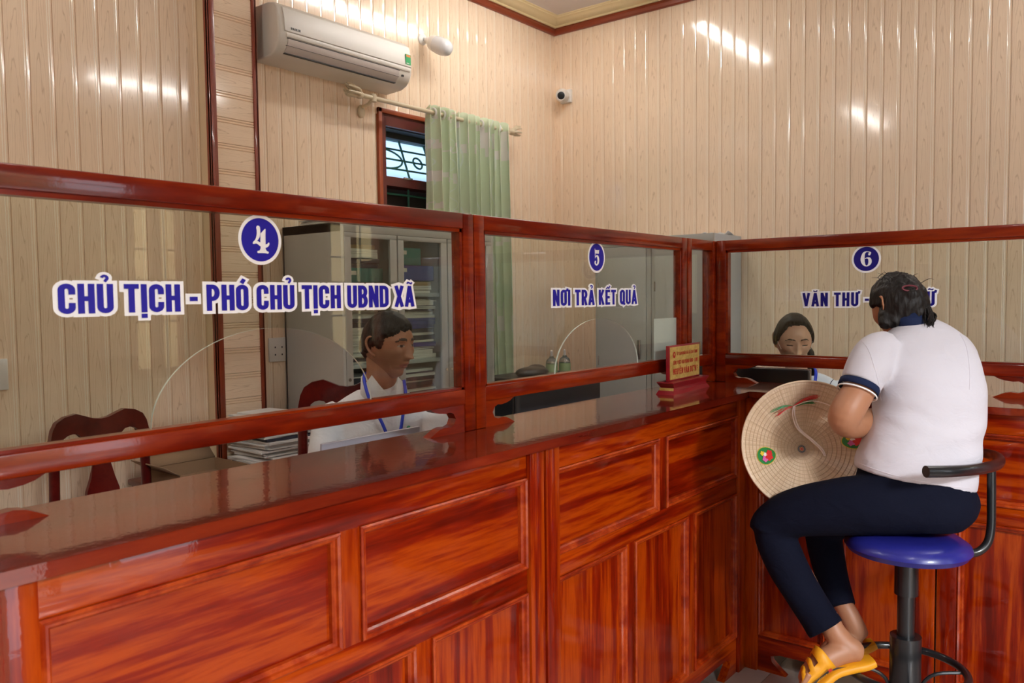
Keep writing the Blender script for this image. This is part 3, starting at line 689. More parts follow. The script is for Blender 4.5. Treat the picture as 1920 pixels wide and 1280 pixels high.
obj('label_stripe', bx(ax1-.052, ax1-.021, 2.0210, 2.0217, 2.792, 2.803), mat('orange_print', (.8, .25, .05), .5), q)
obj('label_stripe', bx(ax1-.051, ax1-.030, 2.0210, 2.0217, 2.755, 2.760), WHITEP, q)
obj('display_window', bx(ax1-.075, ax1-.058, 2.036, 2.050, 2.684, 2.694), BLACK, r)
bm = B(); text(bm, 'DAIKIN', ax0+.062, 2.752, .055, .011, lambda x, z: (x, 2.0227, z), gap=.1); obj('brand_print', bm, DGREY, r, smooth=0)
# led bulb on its wall holder
r = thing('wall_bulb', 'white bulb-shaped lamp on a swivel holder right of the air conditioner', 'lamp', (.512, YA, 3.0))
A0 = Vector((.512, YA-.006, 3.005)); dr = Vector((.10, -.85, -.42)).normalized()
bm = B(); tube(bm, [A0+Vector((0, .006, 0)), A0-Vector((0, .008, 0)), A0-Vector((0, .016, 0))], [.034, .034, .022], 24); obj('wall_rose', bm, WHITEP, r)
bm = B(); tube(bm, [A0-Vector((0, .012, 0)), A0-Vector((0, .012, 0))+dr*.028], .010, 12); obj('swivel', bm, STEELB, r)
p = A0-Vector((0, .012, 0))
bm = B(); stube(bm, [(*(p+dr*.022), .018), (*(p+dr*.05), .020), (*(p+dr*.062), .038), (*(p+dr*.10), .047)], 24, 4); obj('bulb_base', bm, WHITEP, r)
bm = B(); stube(bm, [(*(p+dr*.10), .0465), (*(p+dr*.135), .050), (*(p+dr*.175), .048), (*(p+dr*.205), .036), (*(p+dr*.217), .012)], 24, 5); obj('diffuser', bm, mat('milky_plastic', (.74, .74, .76), .2, coat=.3), r)
# security camera
r = thing('security_camera', 'small white dome security camera by the corner of the walls', 'camera', (XB, 2.13, 2.90))
obj('mount_plate', bx(1.835, XB-.004, 2.075, 2.165, 2.852, 2.945, .006), WHITEP, r)
bm = B(); ell(bm, (1.795, 2.118, 2.897), .047, .047, .047, u=28, v=20); tube(bm, [(1.80, 2.118, 2.897), (1.845, 2.12, 2.897)], [.036, .040], 24); obj('ball', bm, WHITEP, r)
dv = (Vector((CX, CY, CZ))-Vector((1.795, 2.118, 2.897))).normalized(); dv = (dv+Vector((-.05, .15, 0))).normalized()
bm = B(); tube(bm, [Vector((1.795, 2.118, 2.897))+dv*.034, Vector((1.795, 2.118, 2.897))+dv*.050], [.035, .033], 28); obj('lens_collar', bm, WHITEP, r)
bm = B(); tube(bm, [Vector((1.795, 2.118, 2.897))+dv*.046, Vector((1.795, 2.118, 2.897))+dv*.052, Vector((1.795, 2.118, 2.897))+dv*.055], [.027, .026, .018], 28); obj('lens', bm, BLACK, r)
# sockets
for lb, x, z in (('white double socket plate on the wall beside the glazed cabinet', -.555, 1.225), ('white socket plate on the wall at the left edge', -1.835, 1.20)):
    r = thing('wall_socket', lb, 'socket', (x, YA, z), 'wall sockets')
    obj('plate', bx(x-.055, x+.055, YA-.016, YA-.004, z-.06, z+.06, .004), WHITEP, r)
    bm = B()
    for u in (-.02, .02):
        for v in (-.025, .012): box(bm, x+u-.003, x+u+.003, YA-.0175, YA-.015, z+v-.004, z+v+.004)
    obj('socket_holes', bm, DGREY, r, smooth=0)
# ---------------------------------------------------------------- grey steel cabinets
def cabinet_glazed():
    x0, x1, y0, y1, H = -.517, .592, 1.77, 2.215, 1.835
    r = thing('filing_cabinet', 'grey steel cabinet with three glazed doors full of files, behind the seated man', 'cabinet', ((x0+x1)/2, 2.0, 0))
    P = lambda n, bm, m, par=r, s=35: obj(n, bm, m, par, smooth=s)
    bm = B(); box(bm, x0, x0+.018, y0, y1, 0, H, .002); box(bm, x1-.018, x1, y0, y1, 0, H, .002); box(bm, x0, x1, y1-.01, y1, 0, H); box(bm, x0, x1, y0+.001, y1, H-.045, H, .002); box(bm, x0, x1, y0+.01, y1, 0, .06)
    for x in (-.157, .207): box(bm, x-.004, x+.004, y0+.03, y1, .06, H-.04)
    P('casing', bm, STEEL)
    for z in (.93, 1.135, 1.482): P('shelf', bx(x0+.015, x1-.015, y0+.035, y1-.01, z, z+.020, .002), STEELB)
    for i, (a, b) in enumerate(((-.498, -.162), (-.154, .203), (.211, .574))):
        d = P('door', None or (lambda bm: (box(bm, a, b, y0-.002, y0+.016, 1.765, 1.788, .0015), box(bm, a, b, y0-.002, y0+.016, .90, .96, .0015), box(bm, a, a+.040, y0-.002, y0+.016, .955, 1.77, .0015), box(bm, b-.045, b, y0-.002, y0+.016, .955, 1.77, .0015), bm)[-1])(B()), STEEL)
        P('door_pane', bx(a+.035, b-.04, y0+.008, y0+.011, .955, 1.77), GLASS, d, 0)
        P('lock', tube(B(), [(a+.016 if i != 1 else b-.016, y0-.006, 1.09), (a+.016 if i != 1 else b-.016, y0, 1.09)], .008, 14), CHROME, d)
        q = P('drawer', bx(a, b, y0-.002, y0+.016, .49, .885, .003), STEEL)
        P('drawer', bx(a, b, y0-.002, y0+.016, .08, .475, .003), STEEL)
        P('label_holder', bx(a+.1, b-.1, y0-.006, y0, .84, .865, .001), STEEL_D, q)
    return r
cabinet_glazed()
PT = mat('paper_stack_edges', (.62, .63, .62), .8)
g = G(PT); g.col(g.ramp(g.noise(g.coords((3, 3, 260), 5), 1, 2), [(.30, (.34, .35, .37)), (.42, (.72, .72, .71)), (.58, (.86, .86, .85))]))
PCOL = [PT, mat('teal_folder', (.02, .20, .19), .5), mat('blue_folder', (.03, .06, .32), .5), mat('buff_folder', (.45, .33, .18), .7), mat('dark_folder', (.03, .03, .05), .6)]
def pile(label, x0, x1, y0, y1, z0, z1, seed, group, colours=(0, 0, 0, 0, 3, 0, 4), lay=.018, slew=.012, lean=0):
    """uneven pile of papers: one pile is one thing, its layers slip out of line"""
    rn = random.Random(seed); bm = B(); z = z0; k = 0
    while z < z1-.003:
        h = min(rn.uniform(.5, 1.4)*lay, z1-z); dx, dy = rn.uniform(-slew, slew), rn.uniform(-slew, slew*.4); f = (z-z0)/max(z1-z0, .01)*lean
        M = Matrix.Translation(((x0+x1)/2+dx+f, (y0+y1)/2+dy, z)) @ Matrix.Rotation(rn.uniform(-.07, .07), 4, 'Z') @ Matrix.Rotation(rn.uniform(-.015, .015), 4, 'Y')
        w_, d_ = (x1-x0)/2-rn.uniform(0, .02), (y1-y0)/2
        box(bm, -w_, w_, -d_, d_, .0004, h-.0006, M=M, mi=rn.choice(colours)); z += h; k += 1
    o = obj('paper_pile', bm, PCOL, smooth=0); return tag(o, label, 'papers', group)
def folder(label, x0, x1, y0, y1, z0, z1, m, group='box files in the glazed cabinet'):
    r = thing('box_file', label, 'folder', ((x0+x1)/2, (y0+y1)/2, z0), group)
    obj('file_body', bx(x0, x1, y0, y1, z0, z1, .004), m, r)
    obj('spine_label', bx(x0+.012, x0+.055, y0-.0015, y0+.001, z1-.035, z1-.015), WHITEP, r)
    return r
gp = 'paper piles on the cabinet shelves'
pile('tall grey-white pile on the middle shelf behind the left cabinet door', -.47, -.19, 1.84, 2.15, 1.155, 1.465, 1, gp, slew=.03)
pile('tall bluish-white pile on the middle shelf behind the second cabinet door', -.12, .175, 1.84, 2.15, 1.155, 1.470, 2, gp, (0, 0, 0, 0, 2, 0, 4))
pile('low dark untidy pile on the bottom shelf behind the left cabinet door', -.46, -.20, 1.84, 2.15, .95, 1.09, 3, gp, (4, 0, 3, 4))
pile('low dark untidy pile on the bottom shelf behind the second cabinet door', -.11, .16, 1.84, 2.15, .95, 1.10, 4, gp, (4, 0, 4, 0))
pile('thin white pile on the top shelf behind the left cabinet door', -.46, -.22, 1.85, 2.15, 1.502, 1.555, 5, gp)
folder('teal box file behind the left cabinet door on the top shelf', -.43, -.20, 1.83, 2.12, 1.556, 1.625, PCOL[1])
pile('crumpled brown and white pile on the teal box file behind the left door', -.45, -.22, 1.85, 2.12, 1.626, 1.74, 6, gp, (0, 3, 3, 4), slew=.02)
pile('low pile with yellow and pink slips under the blue box file', -.11, .16, 1.84, 2.15, 1.502, 1.565, 7, gp, (0, 3, 0))
folder('blue box file behind the second cabinet door', -.10, .155, 1.82, 2.12, 1.566, 1.645, PCOL[2])
folder('teal box file on top of the blue one behind the second door', -.10, .06, 1.82, 2.12, 1.646, 1.735, PCOL[1])
pile('white pile on the middle shelf behind the third cabinet door', .26, .53, 1.84, 2.15, 1.155, 1.42, 8, gp)
pile('white pile on the top shelf behind the third cabinet door', .26, .53, 1.84, 2.15, 1.502, 1.70, 9, gp, (0, 2, 0, 1))
pile('thin sheaf of white papers lying on top of the glazed cabinet, left end', -.47, -.20, 1.82, 2.15, 1.836, 1.862, 10, 'papers on top of the cabinets', (0,), .008)
pile('thin sheaf of papers with a yellow tab on top of the glazed cabinet, right end', .05, .32, 1.80, 2.12, 1.836, 1.858, 11, 'papers on top of the cabinets', (0, 0, 3), .008)
def cabinet_solid(label, ya, yb):
    x0, x1, H = 1.452, 1.855, 1.835
    r = thing('filing_cabinet', label, 'cabinet', ((x0+x1)/2, (ya+yb)/2, 0), 'solid steel cabinets by the right wall')
    obj('casing', bx(x0+.016, x1, ya, yb, 0, H, .002), STEELB, r)
    bm = B(); box(bm, x0+.004, x0+.018, ya, yb, H-.05, H, .001); box(bm, x0+.004, x0+.018, ya, ya+.030, 0, H-.05); box(bm, x0+.004, x0+.018, yb-.018, yb, 0, H-.05); box(bm, x0+.004, x0+.018, ya, yb, 0, .06)
    obj('front_frame', bm, STEEL, r)
    for a, b, k in ((ya+.034, yb-.020, 0),):
        d = obj('door', bx(x0, x0+.016, a, b, .065, H-.054, .0015), STEEL, r)
        for z in (1.03, 1.5, .4): obj('hinge', tube(B(), [(x0-.001, b-.004, z), (x0-.001, b-.004, z+.06)], .004, 8), CHROME, d)
        obj('handle', bx(x0-.014, x0+.001, a+.035, a+.055, 1.08, 1.20, .004), CHROME, d)
cabinet_solid('tall grey steel cabinet whose pale side shows beside the corner post', .815, 1.222)
cabinet_solid('tall grey steel cabinet left of its twin, seen through pane 5', 1.228, 1.632)
def crumple(label, c, rx, ry, h, seed, m=PAPER):
    bm = B(); n = 9; vs = [[bm.verts.new((c[0]+rx*(i/n*2-1), c[1]+ry*(j/n*2-1), c[2]+h*abs(noise.noise(Vector((i*.9+seed, j*.9, seed)))))) for j in range(n+1)] for i in range(n+1)]
    for i in range(n):
        for j in range(n): bm.faces.new((vs[i][j], vs[i+1][j], vs[i+1][j+1], vs[i][j+1]))
    o = obj('plastic_sheet', bm, m, smooth=0); md = o.modifiers.new('t', 'SOLIDIFY'); md.thickness = .002; md.offset = 1
    tag(o, label, 'sheet', 'loose sheets on top of the solid cabinets')
crumple('crumpled white plastic sheet on the left solid cabinet top', (1.60, 1.42, 1.836), .13, .16, .05, 3)
crumple('crumpled white plastic sheet at the back edge of the right solid cabinet top', (1.72, .95, 1.836), .12, .10, .045, 8)
# low side table with papers and cardboard box
r = thing('side_table', 'low wooden side table against the back wall under the papers', 'table', (-.96, 1.98, 0))
obj('table_top', bx(-1.345, -.535, 1.80, 2.205, .69, .715, .004), WOOD_C, r)
for x in (-1.32, -.575):
    for y in (1.83, 2.165): obj('leg', bx(x-.02, x+.02, y-.02, y+.02, 0, .69, .003), WOOD_C, r)
pile('tall leaning pile of white papers with one navy folder, beside the pilaster', -.93, -.57, 1.82, 2.10, .716, .93, 21, 'papers beside the pilaster', (0, 0, 0, 0, 0, 0, 0, 4), .009, .022)
pile('small curled sheaf of white papers on top of the big pile', -.93, -.72, 1.88, 2.06, .9305, .965, 22, 'papers beside the pilaster', (0,), .007, .02)
CARD = mat('cardboard', (.26, .16, .09), .85); TEALB = mat('teal_printed_card', (.02, .16, .17), .7)
r = thing('cardboard_box', 'open brown cardboard box with teal side on the side table', 'box', (-1.17, 1.93, .716))
bm = B(); box(bm, -1.33, -1.02, 1.80, 2.06, .716, .722); 
for a in ((-1.33, -1.02, 2.055, 2.06), (-1.025, -1.02, 1.80, 2.06)): box(bm, *a, .716, .775)
box(bm, -1.33, -1.325, 1.80, 2.06, .716, .775)
obj('box_wall', bm, CARD, r, kind='stuff'); obj('printed_side', bx(-1.33, -1.02, 1.797, 1.802, .716, .770), TEALB, r)
for k, (a, b) in enumerate((((-1.33, 2.06), (-1.02, 2.06)), ((-1.33, 1.80), (-1.33, 2.06)))):
    bm = B(); dz = .045
    o1 = (0, .05) if k == 0 else (-.07, 0)
    vs = [bm.verts.new(p) for p in ((a[0], a[1], .775), (b[0], b[1], .775), (b[0]+o1[0], b[1]+o1[1], .775+dz), (a[0]+o1[0], a[1]+o1[1], .775+dz))]
    bm.faces.new(vs); f = obj('flap', bm, CARD, r); md = f.modifiers.new('t', 'SOLIDIFY'); md.thickness = .004
# dark low cupboard with bottles and a bag
r = thing('low_cupboard', 'dark low cupboard left of the solid cabinets carrying pump bottles', 'cupboard', (1.18, 1.93, 0))
obj('cupboard_top', bx(.80, 1.40, 1.68, 2.05, .960, .985, .004), DGREY, r); obj('cupboard_body', bx(.82, 1.38, 1.70, 2.05, 0, .958, .003), DGREY, r)
obj('door', bx(.83, 1.09, 1.688, 1.70, .03, .94, .003), DGREY, r); obj('door', bx(1.11, 1.37, 1.688, 1.70, .03, .94, .003), DGREY, r)
BOT = mat('clear_bottle_plastic', (.75, .80, .75), .08, trans=.85); LEAFG = mat('green_label_print', (.30, .40, .20), .5)
def bottle(label, x, y):
    r = thing('pump_bottle', label, 'bottle', (x, y, .985), 'pump bottles on the dark cupboard')
    obj('bottle', stube(B(), [(x, y, .986, .034), (x, y, 1.03, .037), (x, y, 1.07, .034), (x, y, 1.09, .016), (x, y, 1.10, .012)], 20, 4), BOT, r)
    obj('label', tube(B(), [(x, y, 1.0), (x, y, 1.05)], .0378, 20, caps=False), LEAFG, r)
    bm = B(); tube(bm, [(x, y, 1.10), (x, y, 1.135)], .008, 10); tube(bm, [(x, y, 1.132), (x-.03, y-.02, 1.128)], .006, 8); obj('pump', bm, WHITEP, r)
bottle('clear pump bottle with green label, left of the two', 1.17, 1.78); bottle('clear pump bottle with green label, right of the two', 1.285, 1.76)
bm = B(); ell(bm, (.99, 1.80, 1.01), .13, .09, .035); ell(bm, (1.06, 1.82, 1.02), .07, .06, .035); tag(obj('black_bag', remesh(bm, .01, 3), BLACK), 'slumped black bag lying on the dark cupboard', 'bag')
# ---------------------------------------------------------------- desks, monitors, laptop behind the counter
DESK = mat('desk_laminate', (.30, .20, .12), .4)
for lb, a in (('long staff desk behind the window 4 and 5 counter', (-2.9, .22, .385, .86)), ('staff desk behind the window 6 counter', (.385, .90, -1.2, .365))):
    r = thing('staff_desk', lb, 'desk', ((a[0]+a[1])/2, (a[2]+a[3])/2, 0), 'desks behind the counter')
    obj('desk_top', bx(a[0], a[1], a[2], a[3], .72, .75, .004), DESK, r)
    for x in (a[0]+.03, a[1]-.06):
        for y in (a[2]+.03, a[3]-.06): obj('leg', bx(x, x+.03, y, y+.03, 0, .72), DESK, r)
def monitor(label, loc, rz, w=.54, h=.33, zc=.985, txt=None, edge=None):
    r = thing('monitor', label, 'monitor', loc, 'monitors behind the counter', rz)
    P = lambda n, bm, m, par=r: obj(n, bm, m, par, local=True)
    b = P('back_shell', bx(-w/2, w/2, -.022, .008, zc-h/2-loc[2], zc+h/2-loc[2], .006), DGREY if txt else BLACK)
    P('bezel', bx(-w/2-.002, w/2+.002, .006, .016, zc-h/2-.003-loc[2], zc+h/2+.003-loc[2], .003), edge or BLACK)
    P('neck', bx(-.03, .03, -.035, -.02, .02, zc-loc[2], .004), BLACK); P('foot', bx(-.12, .12, -.09, .09, 0, .014, .005), BLACK)
    if txt:
        bm = B(); text(bm, txt, -.045, zc-.045-loc[2], .15, .018, lambda x, z: (x, -.0226, z), gap=.1); obj('brand_print', bm, BLACK, b, local=True, smooth=0)
    return r
monitor('dark grey monitor seen from behind under screen 5', (-.42, .60, .75), 0, txt='SAMSUNG')
monitor('black monitor seen from behind, in front of the female clerk', (.47, .19, .75), -PI/2, w=.53, edge=CHROME)
SILV = mat('silver_grey_plastic', (.40, .39, .45), .35)
r = thing('laptop', 'open silver-grey laptop on the desk in front of the seated man', 'laptop', (-1.45, .58, .75))
obj('keyboard_base', bx(-1.63, -1.27, .56, .80, .75, .768, .004), SILV, r)
bm = B(); box(bm, -.185, .185, -.006, .004, 0, .318, .003, M=Matrix.Translation((-1.45, .555, .768)) @ Matrix.Rotation(-.35*-1*.3, 4, 'X')); obj('lid', bm, SILV, r)
# ---------------------------------------------------------------- rosewood chairs
def chair(label, loc, rz, zs=1.0):
    r = thing('wooden_chair', label, 'chair', loc, 'rosewood office chairs', rz)
    P = lambda n, bm, m=WOOD_C: obj(n, bm, m, r, local=True)
    half = [(.192, .88), (.190, .955), (.180, 1.0), (.165, 1.028), (.135, 1.046), (.092, 1.054), (.06, 1.042), (.03, 1.030)]
    out = half+[(0, 1.026)]+[(-x, z) for x, z in half[::-1]]
    ina = [(.157, .88), (.157, .925)]+[(.108+.049*math.cos(t), .930+.050*math.sin(t)) for t in [PI*k/8 for k in range(1, 8)]]+[(.059, .925), (.040, .90)]
    inner = [(-x, z) for x, z in ina]+[(0, .885)]+ina[::-1]
    pts = [(x, z*zs) for x, z in out+inner]
    bm = prism(B(), pts, 'y', -.014, .014); bmesh.ops.triangulate(bm, faces=[f for f in bm.faces if len(f.verts) > 4]); P('crest_rail', bm)
    for s in (-1, 1):
        P('back_post', stube(B(), [(s*.174, 0, .885*zs, .019), (s*.180, 0, .65*zs, .019), (s*.188, -.01, .45, .020), (s*.19, .03, 0, .018)], 10, 4))
        P('leg', tube(B(), [(s*.19, -.40, .43), (s*.19, -.41, 0)], [.021, .017], 10))
    sp_ = [(.035, .89), (.032, .85), (.045, .80), (.062, .75), (.068, .70), (.055, .62), (.03, .55), (.04, .46)]
    pts = [(x, z*zs) for x, z in sp_]+[(-x, z*zs) for x, z in sp_[::-1]]
    bm = prism(B(), pts, 'y', -.009, .009); bmesh.ops.triangulate(bm, faces=[f for f in bm.faces if len(f.verts) > 4]); P('splat', bm)
    P('seat', bx(-.215, .215, -.44, .02, .43, .462, .012)); P('seat_rail', bx(-.19, .19, -.41, .0, .38, .43, .003))
    return r
chair('empty dark rosewood chair with cut-out crest, left behind screen 4', (-1.566, 1.95, 0), .03, 1.0)
chair('rosewood chair with cut-out crest turned behind the seated man', (-.915, 1.27, 0), -.72, 1.10)
# ---------------------------------------------------------------- name plate
NRED = mat('crimson_lacquer', (.26, .006, .014), .35, coat=.5); GOLD = mat('brushed_gold_sheet', (.62, .43, .10), .42, metal=.35)
g = G(GOLD); g.col(g.ramp(g.noise(g.coords((40, 40, 60)), 1, 4), [(.3, (.50, .33, .07)), (.6, (.72, .53, .16))]))
rz = math.radians(3)
r = thing('name_plate', 'crimson desk name plate with gold sheet and red lettering', 'name plate', (-.105, .222, 1.1), None, rz)
P = lambda n, bm, m, par=r, s=35: obj(n, bm, m, par, local=True, smooth=s)
def frus(x, y, z0, z1, x2, y2): 
    bm = B(); a = [bm.verts.new(p) for p in ((-x, -y, z0), (x, -y, z0), (x, y, z0), (-x, y, z0))]; b = [bm.verts.new(p) for p in ((-x2, -y2, z1), (x2, -y2, z1), (x2, y2, z1), (-x2, y2, z1))]
    bm.faces.new(a[::-1]); bm.faces.new(b)
    for k in range(4): bm.faces.new((a[k], a[(k+1) % 4], b[(k+1) % 4], b[k]))
    return bm
bs = P('base', frus(.175, .036, 0, .014, .163, .031), NRED); P('base_band', frus(.157, .029, .014, .024, .157, .029), NRED, bs); P('gold_end', bx(-.159, -.156, -.028, .028, .014, .024), GOLD, bs)
P('upper_base', frus(.150, .027, .024, .043, .172, .034), NRED, bs); P('upper_lip', frus(.172, .034, .043, .047, .172, .034), NRED, bs)
P('plate', bx(-.150, .140, -.007, .007, .047, .182, .002), NRED)
gs = P('gold_sheet', bx(-.143, .133, -.0085, -.0068, .053, .176), GOLD)
RP = mat('red_print', (.42, .012, .006), .5); pl = lambda x, z: (x, -.0090, z)
for n_, a in (('ỦY BAN NHÂN DÂN XÃ GIAO THỊNH', (-.082, .143, .195, .0125)), ('CÔNG CHỨC VĂN PHÒNG HĐND - UBND', (-.118, .108, .235, .0150)), ('NGUYỄN VĂN DƯƠNG', (-.118, .070, .235, .0235))):
    bm = B(); text(bm, n_, *a, pl, gap=.06); obj('printed_line', bm, RP, gs, local=True, smooth=0)
bm = B(); disc(bm, -.108, .146, .0125, pl, 24); obj('emblem', bm, RP, gs, local=True, smooth=0)
bm = B(); st = [(-.108+(.007 if k % 2 == 0 else .003)*math.cos(PI/2+k*PI/5), .148+(.007 if k % 2 == 0 else .003)*math.sin(PI/2+k*PI/5)) for k in range(10)]; bm.faces.new([bm.verts.new((x, -.0093, z)) for x, z in st]); obj('emblem_star', bm, GOLD, gs, local=True, smooth=0)
# ---------------------------------------------------------------- high stool
SX, SYY = -.390, -.655
r = thing('high_stool', 'high stool with blue round seat and black tubular frame under the customer', 'stool', (SX, SYY, 0))
VINB = mat('blue_vinyl_seat', (.016, .018, .21), .33, coat=.2); TUBB = mat('black_painted_steel', (.012, .013, .015), .28, coat=.3)
SM = Matrix.Translation((SX, SYY, .733))
bm = B(); prof = [(0, .022), (.10, .024), (.15, .018), (.172, .002), (.176, -.012), (.165, -.028), (.12, -.038), (0, -.04)]
n = 48; rings = []
for rr, zz in prof: rings.append([bm.verts.new((SX+max(rr, .001)*math.cos(2*PI*k/n), SYY+max(rr, .001)*math.sin(2*PI*k/n), .725+zz)) for k in range(n)])
for a, b in zip(rings, rings[1:]):
    for k in range(n): bm.faces.new((a[k], a[(k+1) % n], b[(k+1) % n], b[k]))
obj('seat', bm, VINB, r)
c = (SX, SYY, 0)
obj('piston', cyl(B(), c, .014, .60, .69, 20), CHROME, r); obj('upper_sleeve', cyl(B(), c, .033, .565, .668, 28), TUBB, r)
obj('column', cyl(B(), c, .0245, .40, .60, 24), TUBB, r); obj('lower_sleeve', cyl(B(), c, .044, .25, .438, 28), TUBB, r); obj('base_column', cyl(B(), c, .030, .05, .25, 24), TUBB, r)
obj('footrest_ring', tube(B(), [(SX+.168*math.cos(t*PI/24), SYY+.168*math.sin(t*PI/24), .335) for t in range(48)], .0115, 12, closed=True), TUBB, r)
for k in range(4):
    a = .5+k*PI/2; u = Vector((math.cos(a), math.sin(a), 0)); q = Vector(c)
    obj('spoke', stube(B(), [(*(q+u*.16+Vector((0, 0, .333))), .0055), (*(q+u*.09+Vector((0, 0, .325))), .0055), (*(q+u*.055+Vector((0, 0, .30))), .0055), (*(q+u*.045+Vector((0, 0, .27))), .0055)], 8, 4), TUBB, r)
for k in range(5):
    a = .2+k*2*PI/5; u = Vector((math.cos(a), math.sin(a), 0)); q = Vector(c)
    obj('base_leg', stube(B(), [(*(q+u*.02+Vector((0, 0, .085))), .020), (*(q+u*.16+Vector((0, 0, .06))), .018), (*(q+u*.24+Vector((0, 0, .02))), .016)], 10, 4), TUBB, r)
pts = [atr(1742, 1030, 2.45, .0125), atr(1790, 1036, 2.45, .0125), atr(1828, 1036, 2.45, .0125), atr(1850, 1020, 2.45, .0125), atr(1858, 990, 2.45, .0125), atr(1859, 940, 2.45, .0125), atr(1859, 880, 2.45, .0125)]
obj('back_support', stube(B(), pts, 14, 5), TUBB, r)
pts = [atr(1736, 884, 2.24, .0165), atr(1790, 883, 2.26, .0165), atr(1835, 879, 2.32, .0165), atr(1866, 872, 2.42, .0165), atr(1874, 863, 2.50, .0165), atr(1866, 855, 2.58, .0165), atr(1849, 850, 2.64, .0165)]
obj('back_bar', stube(B(), pts, 18, 5), TUBB, r)
obj('height_lever', stube(B(), [atr(1722, 1032, 2.45, .005), atr(1740, 1044, 2.45, .005), atr(1746, 1055, 2.45, .008), atr(1762, 1053, 2.45, .008)], 8, 4), TUBB, r)
# ---------------------------------------------------------------- people
def gs(x, s): return math.exp(-(x/s)**2)
def sst(a, b, x):
    t = min(1, max(0, (x-a)/(b-a))); return t*t*(3-2*t)
def head_point(d, sex='m', lid=0.0):
    """unit direction (x right, y forward, z up) -> skin point in metres; face looks along +y"""
    x, y, z = d
    # base skull
    wx = .074*(1-.30*sst(.05, .95, -z)-.02*sst(.3, 1, z)); wz = .112 if z > 0 else .116
    wy = (.094 if y > 0 else .100)
    fy = 1.0
    if y < 0: fy = 1-.42*sst(.1, .9, -z)
    else: fy = 1-.10*sst(.0, .6, -z)*(1-sst(.75, 1, -z))
    px, py, pz = x*wx, y*wy*fy, z*wz
    if y > 0:
        # flatten the face a little
        py = min(py, .084+.25*(py-.084)) if py > .084 else py
        f = sst(.0, .45, y)
        ax = abs(px)
        t = min(1, max(0, (.016-pz)/.052)); under = 1-sst(-.042, -.034, pz)
        nz = sst(-.0435, -.036, pz)*(1-sst(.012, .026, pz))
        nose = nz*((.004+.019*t**1.3)*gs(px, .0068+.0065*t))+.006*gs(ax-.0125, .006)*gs(pz+.033, .007)
        k = .95 if sex == 'f' else 1.12
        dy = nose*k
        dy += -.0085*gs(ax-.031, .014)*gs(pz-.008, .010)
        dy += .0045*gs(ax-.031, .011)*gs(pz-.008, .0065)
        dy += (.0045 if sex == 'm' else .002)*gs(ax-.027, .020)*gs(pz-.027, .007)
        dy += .0045*gs(ax-.045, .016)*gs(pz+.020, .014)
        dy += .0065*gs(px, .021)*gs(pz+.0565, .0045)+.0065*gs(px, .018)*gs(pz+.0685, .0052)+.004*gs(px, .030)*gs(pz+.060, .016)
        dy += -.0040*gs(px, .025)*gs(pz+.0625, .0017)
        dy += -.003*gs(px, .02)*gs(pz+.079, .005)+(.0125 if sex == 'm' else .008)*gs(px, .022)*gs(pz+.096, .013)
        dy += -.0022*gs(ax-.031, .013)*gs(pz-(.0035 if lid else .0145), .0012)
        py += dy*f
    return Vector((px, py, pz))
def head_shape(bm, M, sub=6, sex='m', lid=0):
    t = bmesh.new(); bmesh.ops.create_icosphere(t, subdivisions=sub, radius=1)
    lay = t.verts.layers.float_color.new('paint') if False else None
    vm = {}
    for v in t.verts:
        vm[v.index] = bm.verts.new(M @ head_point(v.co.normalized(), sex, lid))
    fs = []
    for f in t.faces: fs.append(bm.faces.new([vm[v.index] for v in f.verts]))
    loc = [(f, head_point(sum((v.co for v in f0.verts), Vector())/3, sex, lid)) for f, f0 in zip(fs, t.faces)]
    t.free(); return loc
def ear(bm, M, side):
    c = [(.0, -.012, -.026), (.004, -.004, -.030), (.010, -.012, -.022), (.016, -.024, -.002), (.017, -.028, .018), (.013, -.020, .032), (.008, -.006, .032), (.004, .002, .018), (.002, .004, .004)]
    P = [M @ Vector((side*(.066+x), y-.004, z)) for x, y, z in c]
    stube(bm, [(*p, r) for p, r in zip(P, (.006, .0065, .005, .0045, .0045, .0045, .0045, .004, .004))], 10, 5)
    q = [M @ Vector(v) for v in ((side*.062, .002, -.012), (side*.066, .0, .006), (side*.074, -.014, .020), (side*.076, -.014, -.006), (side*.070, -.006, -.022))]
    for a, b, c_ in ((0, 1, 4), (1, 3, 4), (1, 2, 3)):
        t = [bm.verts.new(v) for v in (q[a], q[b], q[c_])]; bm.faces.new(t)
def frame(loc, fwd, up=(0, 0, 1), s=1.0):
    y = Vector(fwd).normalized(); x = y.cross(Vector(up)).normalized(); z = x.cross(y)
    return Matrix(((x.x*s, y.x*s, z.x*s, loc[0]), (x.y*s, y.y*s, z.y*s, loc[1]), (x.z*s, y.z*s, z.z*s, loc[2]), (0, 0, 0, 1)))
def paint_face(loc, sex, brow=True):
    """0 skin 1 lips 2 brow 3 eye white 4 iris/lash"""
    for f, p in loc:
        ax = abs(p.x)
        if p.y < .03: continue
        lipw = .0235*math.sqrt(max(0, 1-((p.z+.0625)/.0125)**2))
        if abs(p.z+.0625) < .0095 and ax < .024*(1-((p.z+.0625)/.0105)**2): f.material_index = 1
        bz = .0265+.0035*math.sin((ax-.012)/.034*PI)-(.004 if ax > .042 else 0)
        if .011 < ax < .050 and abs(p.z-bz) < (.0046 if sex == 'm' else .0028)*(1-.5*sst(.03, .05, ax)): f.material_index = 2
        if abs(p.z-.0015) < .0016 and .019 < ax < .044: f.material_index = 4 if sex == 'f' else f.material_index
        if sex == 'm':
            e = ((ax-.031)/.0135)**2+((p.z-.0065)/.0042)**2
            if e < 1: f.material_index = 4 if abs(ax-.031) < .0055 else 3
            if abs(p.z-.0110) < .0011 and .018 < ax < .045: f.material_index = 4
